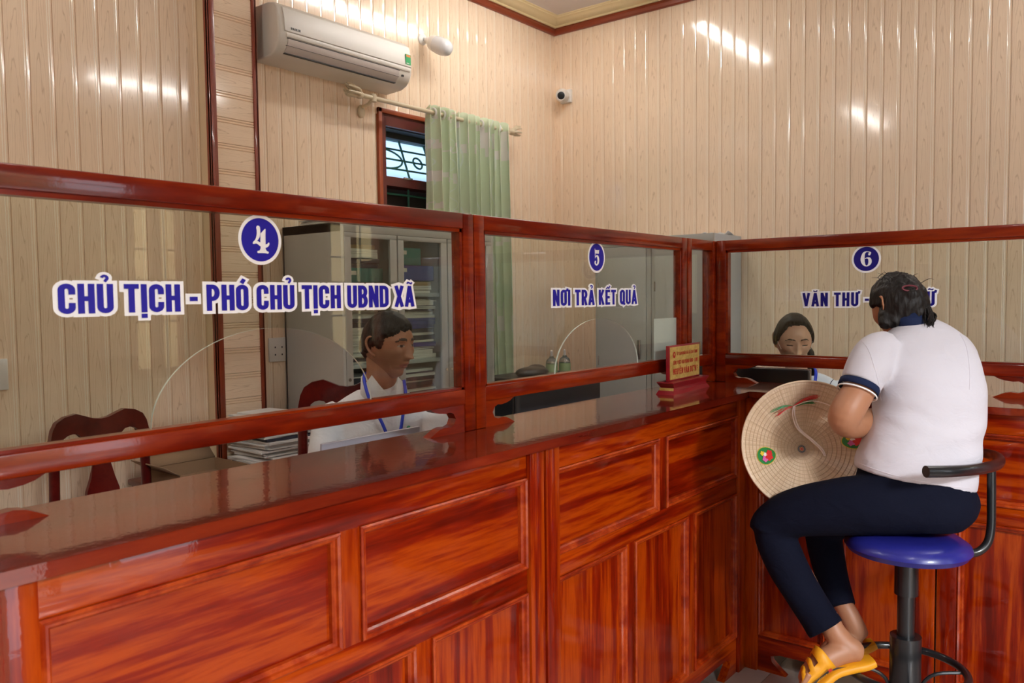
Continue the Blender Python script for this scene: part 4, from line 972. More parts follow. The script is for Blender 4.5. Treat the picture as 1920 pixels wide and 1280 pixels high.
def hair_cap(M, mask, thick, sex, sub=5, seed=0, lump=.003):
    t = bmesh.new(); bmesh.ops.create_icosphere(t, subdivisions=sub, radius=1)
    for v in t.verts:
        d = v.co.normalized(); p = head_point(d, sex); m = mask(d, p); n = Vector((p.x/.074, p.y/.09, p.z/.11)).normalized()
        k = sst(-.12, .35, m); lum = lump*noise.noise(Vector((p.x*60, p.y*60, p.z*22+seed)))
        v.co = M @ (p+n*(-.012+(thick+.012)*k+lum*k))
    return t
EYEW = mat('eye_white', (.30, .24, .21), .3); LASH = mat('dark_lash', (.03, .018, .012), .4); BROW = mat('eyebrow', (.05, .03, .02), .7)
def hand(bm, wrist, tip_dir, palm_n, s=1.0, curl=.5, side=1):
    """palm, four unequal fingers with knuckle bends and a thumb off the side"""
    f = Vector(tip_dir).normalized(); n = Vector(palm_n); n = (n-f*n.dot(f)).normalized(); l = f.cross(n)*side
    w = Vector(wrist)
    loft(bm, [(w-l*.022*s, w+l*.022*s, .016*s, n), (w+f*.03*s-l*.034*s, w+f*.03*s+l*.032*s, .015*s, n), (w+f*.085*s-l*.039*s, w+f*.085*s+l*.039*s, .012*s, n)], 16, 3)
    for k, (o, ln) in enumerate(((-.030, .068), (-.010, .076), (.010, .072), (.029, .056))):
        b = w+f*.078*s+l*o*s; ln *= s; c = curl
        p1 = b+f*ln*.42+n*ln*.12*c; p2 = p1+(f*(1-.45*c)+n*.75*c).normalized()*ln*.34; p3 = p2+(f*(1-.9*c)+n*1.2*c).normalized()*ln*.26
        stube(bm, [(*b, .0088*s), (*p1, .0085*s), (*p2, .0078*s), (*p3, .0062*s)], 10, 3)
    b = w+f*.022*s-l*.028*s; p1 = b+(f*.5-l*.8+n*.3).normalized()*.034*s; p2 = p1+(f*.85-l*.35+n*.4*curl).normalized()*.030*s; p3 = p2+(f*.95-l*.05+n*.5*curl).normalized()*.022*s
    stube(bm, [(*b, .013*s), (*p1, .0105*s), (*p2, .0092*s), (*p3, .007*s)], 10, 3)
def join_into(dst, src):
    me = bpy.data.meshes.new('j'); src.to_mesh(me); src.free(); dst.from_mesh(me); bpy.data.meshes.remove(me)
FH = Vector((FW.x, FW.y, 0)).normalized(); RH = Vector((RT.x, RT.y, 0)).normalized(); ZU = Vector((0, 0, 1))
# ---- the customer on the stool, seen from behind
person = thing('person', 'woman in white polo shirt and navy trousers on the high stool, her back to us', 'person', (SX, SYY, 0))
PP = lambda n, bm, m, s=60, par=None: obj(n, bm, m, par or person, smooth=s)
# bare skin: head, neck, arms, feet
hc = at(1684, 576, 2.64)
HM = frame(hc, FH*.95-RH*.25+ZU*-.36, s=.95)
sk = B(); 
t = B(); head_shape(t, HM, 5, 'f'); ear(t, HM, -1); ear(t, HM, 1)
stube(t, [atr(1712, 640, 2.58, .058), atr(1706, 610, 2.60, .054), atr(1694, 585, 2.64, .052)], 20, 3)
stube(t, [atr(1642, 672, 2.52, .046), atr(1613, 728, 2.46, .047), atr(1590, 766, 2.44, .0495), atr(1583, 786, 2.45, .047), atr(1596, 795, 2.49, .044), atr(1622, 792, 2.54, .042), atr(1680, 775, 2.66, .032), atr(1712, 762, 2.74, .024)], 18, 4)
hand(t, at(1712, 762, 2.74), FH*.9+RH*.3+ZU*-.02, -ZU, .95, .35, 1)
stube(t, [atr(1800, 690, 2.55, .046), atr(1805, 750, 2.66, .042), atr(1785, 765, 2.72, .040)], 16, 4)
stube(t, [atr(1785, 765, 2.72, .038), atr(1775, 765, 2.84, .026)], 16, 2)
hand(t, at(1775, 764, 2.84), FH*.95-RH*.15, -ZU, .95, .6, -1)
stube(t, [atr(1712, 640, 2.58, .055), atr(1730, 700, 2.54, .08), atr(1735, 850, 2.50, .08), atr(1740, 940, 2.48, .09)], 16, 3)   # trunk inside the clothes
stube(t, [atr(1712, 650, 2.56, .045), atr(1642, 672, 2.52, .044)], 12, 2); stube(t, [atr(1712, 650, 2.56, .045), atr(1795, 680, 2.56, .044)], 12, 2)
stube(t, [atr(1740, 940, 2.45, .07), atr(1600, 950, 2.47, .06), atr(1450, 985, 2.57, .045), atr(1500, 1080, 2.54, .042), atr(1551, 1160, 2.50, .030)], 14, 5)
stube(t, [atr(1740, 940, 2.56, .07), atr(1640, 955, 2.66, .06), atr(1545, 985, 2.75, .045), atr(1562, 1070, 2.71, .035), atr(1577, 1130, 2.67, .030)], 14, 5)
# feet
stube(t, [atr(1551, 1150, 2.50, .030), atr(1562, 1180, 2.48, .034), atr(1580, 1205, 2.47, .037), atr(1600, 1219, 2.46, .035), atr(1612, 1224, 2.46, .027)], 18, 4)
stube(t, [atr(1607, 1222, 2.46, .030), atr(1578, 1222, 2.46, .036), atr(1545, 1238, 2.45, .034), atr(1520, 1262, 2.44, .031), atr(1508, 1280, 2.44, .022)], 18, 4)
for k, (dx, dd) in enumerate(((0, -.030), (-2, -.014), (-2, .002), (-1, .016), (2, .028))):
    stube(t, [atr(1518, 1262, 2.44+dd, .011), atr(1507+dx, 1280, 2.44+dd, .0105), atr(1500+dx, 1292, 2.44+dd, .008)], 8, 2)
stube(t, [atr(1576, 1125, 2.67, .030), atr(1590, 1150, 2.65, .033), atr(1604, 1178, 2.64, .034), atr(1614, 1193, 2.64, .028)], 16, 4)
stube(t, [atr(1610, 1190, 2.64, .028), atr(1585, 1200, 2.64, .034), atr(1555, 1222, 2.63, .033), atr(1535, 1245, 2.62, .024)], 16, 4)
join_into(sk, remesh(t, .0042, 6))
PP('body', sk, SKIN, 80)
# shirt
t = B()
def ring(xl, yl, xr, yr, d, th, n=FH, dl=0, dr=0): return (at(xl, yl, d+dl), at(xr, yr, d+dr), th, n)
loft(t, [ring(1607, 878, 1822, 918, 2.47, .118), ring(1611, 850, 1825, 880, 2.47, .125), ring(1626, 815, 1832, 835, 2.48, .125), ring(1640, 775, 1840, 785, 2.50, .122), ring(1646, 735, 1841, 738, 2.51, .118), ring(1640, 700, 1836, 700, 2.52, .112),
         ring(1632, 668, 1826, 664, 2.54, .100), ring(1646, 642, 1808, 634, 2.56, .080), ring(1672, 618, 1778, 610, 2.58, .060), ring(1688, 603, 1748, 596, 2.60, .050)], 40, 5, 2.25)
stube(t, [atr(1668, 648, 2.54, .050), atr(1645, 662, 2.52, .064), atr(1628, 690, 2.48, .066), atr(1612, 722, 2.46, .058)], 24, 5)
stube(t, [atr(1782, 645, 2.56, .050), atr(1794, 668, 2.58, .060), atr(1802, 700, 2.64, .056), atr(1802, 728, 2.68, .052)], 24, 5)
sh = remesh(t, .0065, 5)
# folds: soft pulls running from the armpit and across the lower back
for v in sh.verts:
    rel = v.co-at(1650, 745, 2.4); a = rel.dot(RH); b = rel.z
    tocam = 1 if (v.co-at(1720, 750, 2.52)).dot(FH) < .05 else 0
    f1 = math.sin((b+.35*a)*95+2*noise.noise(v.co*9))*gs(b+.35*a+.03, .05)*gs(a, .14)
    f2 = math.sin((b-.18*a)*75+3*noise.noise(v.co*7))*gs(b+.17, .07)
    f3 = noise.noise(Vector((v.co.x*7, v.co.y*7, v.co.z*16)))
    v.co += -FH*tocam*(.0060*f1+.0045*f2+.0060*f3)
cshirt = PP('shirt', sh, SHIRT, 80)
def band(c, a, r, h, m, name, n=36, asp=1):
    """cuff or hem ring round axis a"""
    a = Vector(a).normalized(); bm = B(); tube(bm, [c-a*h/2, c+a*h/2], [r, r*1.01], n, caps=False); o = PP(name, bm, m, 60); md = o.modifiers.new('t', 'SOLIDIFY'); md.thickness = .003; return o
ca, cb = at(1614, 716, 2.463), at(1607, 735, 2.455); band((ca+cb)/2, cb-ca, .0590, .020, NAVY, 'sleeve_cuff'); cc = cb+(cb-ca)*.02; band(cc, cb-ca, .0586, .004, WHITEV, 'cuff_piping')
ca, cb = at(1802, 716, 2.665), at(1802, 735, 2.69); band((ca+cb)/2, cb-ca, .0540, .020, NAVY, 'sleeve_cuff')
# collar
bm = B(); rows = []
for i in range(33):
    a = 2*PI*i/32; c0 = at(1718, 604, 2.585); ct, st_ = math.cos(a), math.sin(a)
    base = c0+RH*ct*.064+FH*st_*.055+ZU*(-.020+.012*st_); top_ = at(1706, 586, 2.60)+RH*ct*.052+FH*st_*.050+ZU*(.014+.004*st_)
    rows.append((bm.verts.new(base), bm.verts.new((base+top_)/2+RH*ct*.004+FH*st_*.004), bm.verts.new(top_)))
for a, b in zip(rows, rows[1:]):
    for k in range(2): bm.faces.new((a[k], b[k], b[k+1], a[k+1]))
bmesh.ops.remove_doubles(bm, verts=bm.verts[:], dist=1e-5)
o = PP('collar', bm, NAVY, 80); md = o.modifiers.new('t', 'SOLIDIFY'); md.thickness = .006
# trousers
t = B()
loft(t, [ring(1622, 862, 1812, 900, 2.47, .112), ring(1612, 895, 1824, 925, 2.47, .126), ring(1612, 925, 1826, 942, 2.47, .135), ring(1625, 958, 1816, 965, 2.47, .130), ring(1650, 982, 1795, 985, 2.47, .105)], 32, 4, 2.3)
stube(t, [atr(1750, 945, 2.42, .085), atr(1660, 945, 2.43, .090), atr(1570, 950, 2.48, .086), atr(1490, 962, 2.54, .074), atr(1450, 983, 2.57, .066), atr(1442, 1000, 2.57, .062)], 26, 5)
stube(t, [atr(1452, 978, 2.57, .062), atr(1455, 1010, 2.57, .064), atr(1476, 1060, 2.55, .062), atr(1505, 1110, 2.53, .058), atr(1530, 1150, 2.51, .056), atr(1549, 1180, 2.49, .058)], 26, 5)
stube(t, [atr(1740, 940, 2.58, .085), atr(1640, 955, 2.66, .082), atr(1550, 975, 2.74, .068), atr(1535, 990, 2.76, .062)], 24, 5)
stube(t, [atr(1540, 980, 2.76, .060), atr(1548, 1030, 2.75, .058), atr(1562, 1090, 2.71, .052), atr(1576, 1138, 2.67, .050)], 22, 5)
tr = remesh(t, .007, 5)
for v in tr.verts:
    n3 = noise.noise(Vector((v.co.x*11, v.co.y*11, v.co.z*11))); v.co += -FH*.005*n3
PP('trousers', tr, TROUS, 80)
# hair: cap, pinned twist and hanging ends
def mk(d, p): return .9-1.7*max(0, d.y-.10)-1.3*max(0, -d.z-.45)-3.2*gs(d.y-.12, .28)*sst(-.15, .12, -d.z)*sst(.5, .8, abs(d.x))-1.5*max(0, d.y)*max(0, -d.z+.2)
hb = hair_cap(HM, mk, .011, 'f', 5, 3, .004)
t = B(); me = bpy.data.meshes.new('j'); hb.to_mesh(me); hb.free(); t.from_mesh(me); bpy.data.meshes.remove(me)
for (px, py, d, rx, rz_) in ((1718, 566, 2.575, .036, .044), (1722, 586, 2.57, .032, .036), (1708, 552, 2.57, .038, .028), (1698, 590, 2.60, .045, .040)):
    ell(t, at(px, py, d), rx, rx*.8, rz_)
stube(t, [atr(1668, 575, 2.62, .030), atr(1662, 598, 2.60, .026), atr(1658, 612, 2.585, .016)], 14, 4)
stube(t, [atr(1680, 590, 2.60, .032), atr(1672, 608, 2.58, .020)], 14, 3)
hb = remesh(t, .004, 2)
for v in hb.verts:
    v.co += (v.co-hc).normalized()*.0035*noise.noise(Vector((v.co.x*130, v.co.y*130, v.co.z*28)))
hr = PP('hair', hb, HAIR, 80)
rn = random.Random(5); bm = B()
for k in range(46):      # loose strands over the crown, behind the collar and the hanging tail
    if k < 20: a = at(1665+rn.uniform(-20, 60), 520+rn.uniform(0, 14), 2.60); e = a+ZU*rn.uniform(.006, .035)+RH*rn.uniform(-.05, .05)
    else: a = at(1738+rn.uniform(-10, 6), 575+rn.uniform(-8, 10), 2.56); e = at(1744+rn.uniform(-10, 8), 612+rn.uniform(-10, 16), 2.52)
    m_ = (a+e)/2+RH*rn.uniform(-.012, .02)+ZU*rn.uniform(0, .012); stube(bm, [(*a, .0012 if k < 20 else .004), (*m_, .0009 if k < 20 else .003), (*e, .0003)], 5, 4)
o = obj('hair_strand', bm, HAIR, person); o['kind'] = 'stuff'
obj('hair_tie', tube(B(), [at(1706+14*math.cos(t*PI/8), 540+5*math.sin(t*PI/8), 2.545) for t in range(16)], .003, 6, closed=True), mat('wine_red_band', (.12, .01, .02), .6), person)
# yellow slippers
SLIP = mat('yellow_foam', (.80, .34, .008), .5); SLB = mat('black_rubber', (.02, .015, .01), .6)
ssA = [(1636, 1238, .030, .012), (1618, 1243, .036, .014), (1590, 1248, .038, .014), (1562, 1256, .040, .014), (1538, 1274, .044, .015), (1515, 1296, .045, .016), (1497, 1318, .036, .014), (1490, 1328, .02, .01)]
def slipper(seq, d, name='slipper'):
    bm = B(); rings_ = []
    for px, py, hw, th in seq:
        c = at(px, py, d); rings_.append((c-FH*hw, c+FH*hw, th, None))
    out = []
    for i, (L, R_, th, _) in enumerate(rings_):
        a = rings_[min(i+1, len(rings_)-1)]; b = rings_[max(i-1, 0)]; tdir = ((a[0]+a[1])-(b[0]+b[1])).normalized(); n = tdir.cross(FH).normalized()
        out.append((L, R_, th, n))
    loft(bm, out, 24, 4, 3.2); return PP(name, bm, SLIP, 60)
s1 = slipper(ssA, 2.45)
# strap over the instep with slots
def strap(d, pts, hw, slots=True):
    """pts: (front px,py) arch from sole edge up over the foot; band swept across"""
    bm = B(); rows = []
    for (xa, ya), (xb, yb), dd in pts: rows.append([bm.verts.new(at(xa+(xb-xa)*k/6, ya+(yb-ya)*k/6, d+dd)) for k in range(7)])
    for i in range(len(rows)-1):
        for k in range(6):
            if slots and k in (2, 4) and 1 < i < len(rows)-3: continue
            bm.faces.new((rows[i][k], rows[i][k+1], rows[i+1][k+1], rows[i+1][k]))
    return bm
sp_ = [((1567, 1250), (1512, 1296), -.046), ((1558, 1238), (1506, 1286), -.046), ((1549, 1226), (1504, 1274), -.042), ((1541, 1217), (1503, 1262), -.034), ((1535, 1212), (1503, 1256), -.018), ((1530, 1210), (1502, 1253), 0), ((1529, 1212), (1503, 1255), .018), ((1532, 1220), (1508, 1264), .034), ((1540, 1234), (1512, 1276), .042), ((1550, 1250), (1515, 1290), .046)]
o = obj('strap', strap(2.45, sp_, .04), SLIP, s1, smooth=60); md = o.modifiers.new('t', 'SOLIDIFY'); md.thickness = .005; md.offset = 0
SPx = lambda x, z: at(1538+x, 1273-z, 2.4035)
bm = B(); poly(bm, [(-42, -52), (-10, -14), (14, 6), (34, 14), (52, 15), (38, 12), (20, 6), (2, -6), (-30, -48)], lambda x, z: at(1536+x, 1265-z, 2.392)); obj('side_stripe', bm, SLB, s1, smooth=0)
bm = B(); text(bm, 'QUICK M', -4, -3, 20, 4.6, lambda x, z: at(1541+x*.82+z*.3, 1270-x*.62-z*.8, 2.388), gap=.12); obj('lettering', bm, SLB, s1, smooth=0)
bm = B(); poly(bm, [(0, 0), (6, 4.5), (2.8, 9), (-3.2, 4.5)], lambda x, z: at(1555.5+x, 1261-z, 2.388)); obj('red_badge', bm, RP, s1, smooth=0)
ssB = [(1638, 1206, .028, .012), (1622, 1212, .034, .014), (1592, 1224, .036, .014), (1560, 1246, .042, .015), (1538, 1268, .040, .014), (1528, 1280, .02, .01)]
s2 = slipper(ssB, 2.64)
spb = [((1588, 1222), (1548, 1258), -.044), ((1574, 1198), (1540, 1238), -.034), ((1566, 1190), (1535, 1230), 0), ((1572, 1200), (1542, 1240), .034), ((1584, 1222), (1552, 1256), .044)]
o = obj('strap', strap(2.64, spb, .04, False), SLIP, s2, smooth=60); md = o.modifiers.new('t', 'SOLIDIFY'); md.thickness = .005; md.offset = 0
# ---- conical hat leaning on her lap, hollow side to the camera
HATM = mat('woven_palm_leaf', (.50, .34, .19), .42, coat=.35, coatr=.25); g = G(HATM)
tc = g.n('TexCoord'); s_ = g.n('SeparateXYZ'); g.l(tc.outputs['Object'], s_.inputs[0])
ang = g.math('ARCTAN2', s_.outputs[1], s_.outputs[0]); cb = g.n('CombineXYZ'); g.l(g.math('MULTIPLY', ang, 26.0), cb.inputs[0]); g.l(g.math('MULTIPLY', s_.outputs[2], 3.0), cb.inputs[1])
leaf = g.noise(cb.outputs[0], 1, 2, .6); cb2 = g.n('CombineXYZ'); g.l(g.math('MULTIPLY', ang, 130.0), cb2.inputs[0]); g.l(g.math('MULTIPLY', s_.outputs[2], 8.0), cb2.inputs[1])
fine = g.noise(cb2.outputs[0], 1, 2, .6)
g.col(g.ramp(g.math('ADD', g.math('MULTIPLY', leaf, .6), g.math('MULTIPLY', fine, .4)), [(.32, (.42, .27, .16)), (.46, (.60, .43, .28)), (.62, (.74, .58, .42))]))
g.bump(fine, .002, .6)
HATR = mat('hat_hoops', (.62, .45, .30), .4, coat=.3)
hcen = at(1518, 836, 2.60); axis = (FW*1.0+RT*.17-UP*.20).normalized(); RADH, HH = .209, .155
hroot = thing('conical_hat', 'conical palm-leaf hat held upside out between the woman and the counter', 'hat', tuple(hcen))
hroot.rotation_euler = axis.to_track_quat('Z', 'Y').to_euler()
Hq = lambda n, bm, m, par=hroot, s=60: obj(n, bm, m, par, local=True, smooth=s)
def hp(r, a, o=0): return Vector((r*math.cos(a), r*math.sin(a), (1-r/RADH)*HH-o-.004*math.sin(PI*r/RADH)))
bm = B(); n = 96; m_ = 22; rows = [[bm.verts.new(hp(RADH*(1-j/m_)+.0008, 2*PI*i/n)) for i in range(n)] for j in range(m_+1)]
for a, b in zip(rows, rows[1:]):
    for k in range(n): bm.faces.new((a[k], a[(k+1) % n], b[(k+1) % n], b[k]))
cone = Hq('leaf_cone', bm, HATM); md = cone.modifiers.new('t', 'SOLIDIFY'); md.thickness = .0025; md.offset = 1
for j in range(1, 17):
    rr = RADH*(1-j/17.0); Hq('hoop', tube(B(), [hp(rr, 2*PI*i/64, .0010) for i in range(64)], .0011, 6, closed=True), HATR)
Hq('rim', tube(B(), [hp(RADH, 2*PI*i/96, 0) for i in range(96)], .0034, 8, closed=True), HATR)
bm = B(); disc(bm, 0, 0, .0125, lambda x, z: (x, z, HH-.014), 28); Hq('medallion', bm, BLACK, s=0)
for k in range(10):
    a = k*PI/5; bm = B(); poly(bm, [(.0045*math.cos(a-.25), .0045*math.sin(a-.25)), (.0105*math.cos(a), .0105*math.sin(a)), (.0045*math.cos(a+.25), .0045*math.sin(a+.25))], lambda x, z: (x, z, HH-.0145)); Hq('medallion_petal', bm, mat('amber_print', (.8, .35, .03), .5) if k == 0 else bpy.data.materials['amber_print'], s=0)
bm = B(); disc(bm, 0, 0, .0045, lambda x, z: (x, z, HH-.0148), 16); Hq('medallion_centre', bm, RP, s=0)
# world-up in hat coords decides where stickers and tassels sit
inv = hroot.rotation_euler.to_matrix().transposed()
def ha(px, py):
    """angle and radius on the hat for a seen point"""
    o = Vector((CX, CY, CZ)); d = at(px, py, 1)-o; o2 = inv @ (o-hcen); d2 = inv @ d
    t = (0-o2.z)/d2.z
    for _ in range(30):
        p = o2+d2*t; r = math.hypot(p.x, p.y); t = t+(((1-r/RADH)*HH)-p.z)/d2.z*.6
    p = o2+d2*t; return math.atan2(p.y, p.x), math.hypot(p.x, p.y)
GRN = mat('green_print', (.02, .22, .05), .45); PNK = mat('pink_print', (.62, .12, .38), .45); YEL = mat('yellow_print', (.75, .52, .04), .45); REDP = mat('bright_red', (.62, .02, .02), .5)
def sticker(px, py, rot):
    a0, r0 = ha(px, py)
    def pl2(x, z, o=.0030):
        c, s__ = math.cos(rot), math.sin(rot); x, z = x*c-z*s__, x*s__+z*c
        return hp(r0+z, a0+x/max(r0, .05), o)
    bm = B(); poly(bm, [(.034*math.cos(2*PI*k/24), .029*math.sin(2*PI*k/24)) for k in range(24)], lambda x, z: pl2(x, z, .0026)); q = Hq('flower_sticker', bm, YEL, s=0)
    bm = B(); poly(bm, [(.0322*math.cos(2*PI*k/24), .0272*math.sin(2*PI*k/24)) for k in range(24)], lambda x, z: pl2(x, z, .0040)); obj('sticker_print', bm, GRN, q, local=False, smooth=0) if False else Hq('sticker_print', bm, GRN, s=0)
    for (x, z, rr, m) in ((-.004, .003, .0075, REDP), (-.006, -.004, .006, REDP), (.005, .005, .0055, PNK), (.008, -.005, .004, YEL), (.002, -.002, .004, WHITEP)):
        x *= 1.75; z *= 1.75; rr *= 1.7
        bm = B(); poly(bm, [(x+rr*(1+.18*math.cos(5*t*PI/10))*math.cos(t*PI/10), z+rr*(1+.18*math.cos(5*t*PI/10))*math.sin(t*PI/10)) for t in range(20)], lambda x, z: pl2(x, z, .0085)); Hq('sticker_flower', bm, m, s=0)
sticker(1437, 854, 1.6); sticker(1600, 825, -1.6)
# thread tassels and chin strap
a1, r1 = ha(1487, 762)
def hpt(px, py, o=.006): a, r = ha(px, py); return hp(r, a, o)
rn = random.Random(11)
for (x0, y0, x1, y1, m, nme) in ((1487, 761, 1532, 744, REDP, 'red_thread'), (1487, 762, 1448, 772, GRN, 'green_thread'), (1487, 762, 1456, 778, REDP, 'red_thread'), (1490, 762, 1528, 754, GRN, 'green_thread')):
    bm = B()
    for k in range(7):
        dx, dy = rn.uniform(-5, 5), (k-3)*1.1
        stube(bm, [(*hpt(x0, y0), .0009), (*hpt((x0+x1)/2+dx*.5, (y0+y1)/2-3+dy*.8, .012), .0009), (*hpt(x1+dx, y1+dy, .006), .0008)], 5, 4)
    o = Hq(nme, bm, m, s=0); o['kind'] = 'stuff'
STRP = mat('pale_chin_strap', (.82, .68, .62), .5)
for off in (0, 4):
    Hq('chin_strap', stube(B(), [(*hpt(1487+off*.5, 762), .0028), (*hpt(1484+off, 780, .02), .0016), (*hpt(1492+off, 805, .03), .0026), (*hpt(1515+off, 825, .03), .0026), (*hpt(1535+off, 842, .02), .0024), (*hpt(1545+off*.5, 855, .006), .0016)], 8, 6), STRP)
Hq('chin_strap', stube(B(), [(*hpt(1487, 762), .0013), (*hpt(1520, 753, .02), .0013), (*hpt(1560, 765, .02), .0013), (*hpt(1590, 790, .01), .0013)], 8, 6), STRP)
# ---- the seated man behind screen 4
def bare(parts, vox): return remesh(parts, vox, 2)
man = thing('person', 'dark-haired man in white shirt with blue neck ribbon, seated behind screen 4', 'person', (-1.0, 1.0, 0))
hc = at(729, 648, 2.90); HM = frame(hc, RH*.86-FH*.50+ZU*-.06, s=1.02)
bm = B(); loc = head_shape(bm, HM, 6, 'm'); paint_face(loc, 'm'); ear(bm, HM, -1); ear(bm, HM, 1)
stube(bm, [(*(HM @ Vector((0, -.030, -.035))), .056), atr(716, 700, 2.92, .055), atr(710, 728, 2.93, .058), atr(712, 755, 2.95, .070)], 24, 4)
# forearms and hands reach for the laptop below the counter edge
stube(bm, [atr(608, 845, 2.86, .042), atr(606, 905, 2.80, .040), atr(640, 925, 2.66, .034), atr(662, 928, 2.58, .026)], 14, 4); hand(bm, at(662, 928, 2.58), -FH*.5+RH*.4, -ZU, 1.0, .4, 1)
stube(bm, [atr(820, 840, 2.85, .040), atr(812, 900, 2.78, .039), atr(775, 905, 2.68, .033), atr(750, 905, 2.62, .026)], 14, 4); hand(bm, at(750, 905, 2.62), -FH*.5-RH*.5, -ZU, 1.0, .4, -1)
obj('body', bm, [SKIN_M, LIP, BROW, EYEW, LASH], man, smooth=80)
def mkm(d, p): return d.z*1.15-d.y*.70+.10-.9*sst(.0, .35, -d.z)*sst(-.35, .1, d.y)+.10*noise.noise(d*5)+.12*noise.noise(d*17)+.35*gs(d.y-.22, .12)*gs(d.z+.05, .22)
t = hair_cap(HM, mkm, .011, 'm', 6, 2, .004)
obj('hair', t, HAIR, man, smooth=80)
t = B(); N2 = (FH*.85-RH*.5).normalized()
loft(t, [(at(628, 1085, 3.08), at(800, 1085, 3.06), .12, N2), (at(625, 1000, 3.02), at(805, 1000, 3.0), .12, N2), (at(618, 900, 2.96), at(806, 900, 2.94), .115, N2), (at(612, 845, 2.93), at(812, 840, 2.92), .112, N2), (at(608, 805, 2.93), at(818, 795, 2.92), .105, N2),
         (at(618, 772, 2.93), at(806, 765, 2.92), .092, N2), (at(642, 750, 2.94), at(782, 744, 2.93), .075, N2), (at(672, 732, 2.95), at(752, 728, 2.94), .060, N2)], 36, 5, 2.3)
stube(t, [atr(640, 775, 2.93, .055), atr(622, 790, 2.92, .064), atr(612, 830, 2.88, .060), atr(606, 870, 2.84, .058)], 20, 4)
stube(t, [atr(790, 768, 2.92, .050), atr(808, 785, 2.90, .056), atr(820, 815, 2.87, .055), atr(824, 855, 2.84, .054)], 20, 4)
sh = remesh(t, .0065, 5)
for v in sh.verts: v.co += -FH*.006*noise.noise(Vector((v.co.x*10+3, v.co.y*10, v.co.z*13)))
shirt = obj('shirt', sh, SHIRTM, man, smooth=80)
# collar wings
def wing(pts, name='collar', m=SHIRTM, th=.003):
    bm = B(); f = bm.faces.new([bm.verts.new(at(*p)) for p in pts]); bmesh.ops.triangulate(bm, faces=[f]); o = obj(name, bm, m, man, smooth=0); md = o.modifiers.new('t', 'SOLIDIFY'); md.thickness = th; return o
bm = B(); rows = []
for i in range(29):
    a = 2*PI*i/28; ct, st_ = math.cos(a), math.sin(a); c0 = at(712, 738, 2.935)
    b = c0+RH*ct*.070+FH*st_*.066+ZU*(.010*st_-.012+.006*ct*-1); tp_ = at(710, 716, 2.93)+RH*(ct*.063)+FH*st_*.060+ZU*(.018*st_+.010-.012*max(0, -st_)-.010*ct)
    rows.append((bm.verts.new(b), bm.verts.new(tp_)))
for a, b in zip(rows, rows[1:]): bm.faces.new((a[0], b[0], b[1], a[1]))
bmesh.ops.remove_doubles(bm, verts=bm.verts[:], dist=1e-5); o = obj('collar', bm, SHIRTM, man, smooth=80); md = o.modifiers.new('t', 'SOLIDIFY'); md.thickness = .004
wing([(697, 703, 2.862), (683, 722, 2.86), (693, 758, 2.835), (718, 752, 2.83), (735, 748, 2.835), (712, 722, 2.85)]); wing([(746, 706, 2.862), (762, 722, 2.85), (766, 742, 2.83), (750, 746, 2.83), (742, 748, 2.83), (744, 726, 2.85)])
wing([(733, 748, 2.815), (741, 748, 2.815), (746, 800, 2.80), (748, 860, 2.80), (740, 860, 2.80), (737, 800, 2.80)], 'shirt_placket')
for z_ in (775, 812, 848): obj('button', tube(B(), [at(742, z_, 2.797), at(742, z_, 2.800)], .005, 10), WHITEP, man)
def ribbon(pts, wd, name='neck_ribbon', m=LANY):
    bm = B(); rows = []; P3 = [at(*p) for p in pts]; q = cr([tuple(p) for p in P3], 5); q = [Vector(p) for p in q]
    for i, p in enumerate(q):
        t_ = (q[min(i+1, len(q)-1)]-q[max(i-1, 0)]).normalized(); s_ = t_.cross(FW).normalized()*wd/2; rows.append((bm.verts.new(p-s_), bm.verts.new(p+s_)))
    for a, b in zip(rows, rows[1:]): bm.faces.new((a[0], b[0], b[1], a[1]))
    o = obj(name, bm, m, man, smooth=60); md = o.modifiers.new('t', 'SOLIDIFY'); md.thickness = .0015; return o
ribbon([(684, 697, 2.87), (683, 712, 2.85), (688, 735, 2.825), (700, 765, 2.80), (716, 792, 2.79), (730, 830, 2.785), (738, 870, 2.785)], .011)
ribbon([(757, 712, 2.86), (760, 735, 2.825), (757, 765, 2.80), (753, 795, 2.79), (747, 830, 2.785), (742, 870, 2.785)], .011)
bm = B(); bx_c = at(766, 801, 2.802); ell(bm, bx_c, .009, .003, .006); obj('green_badge', bm, mat('green_badge', (.05, .30, .16), .5), shirt)
t = B(); 
stube(t, [atr(660, 1105, 3.04, .085), (-1.08, .85, .55, .075), (-1.20, .62, .56, .062)], 16, 3); stube(t, [(-1.20, .64, .56, .060), (-1.2, .66, .30, .05), (-1.2, .68, .05, .045)], 14, 3)
stube(t, [atr(765, 1105, 3.04, .085), (-.90, .75, .55, .075), (-.93, .52, .56, .062)], 16, 3); stube(t, [(-.93, .54, .56, .060), (-.93, .56, .30, .05), (-.93, .58, .05, .045)], 14, 3)
obj('trousers', remesh(t, .012, 3), TROUS, man, smooth=80)
for x, y in ((-1.2, .64), (-.93, .54)):
    bm = B(); ell(bm, (x, y, .035), .045, .12, .034); obj('shoe', bm, BLACK, man)
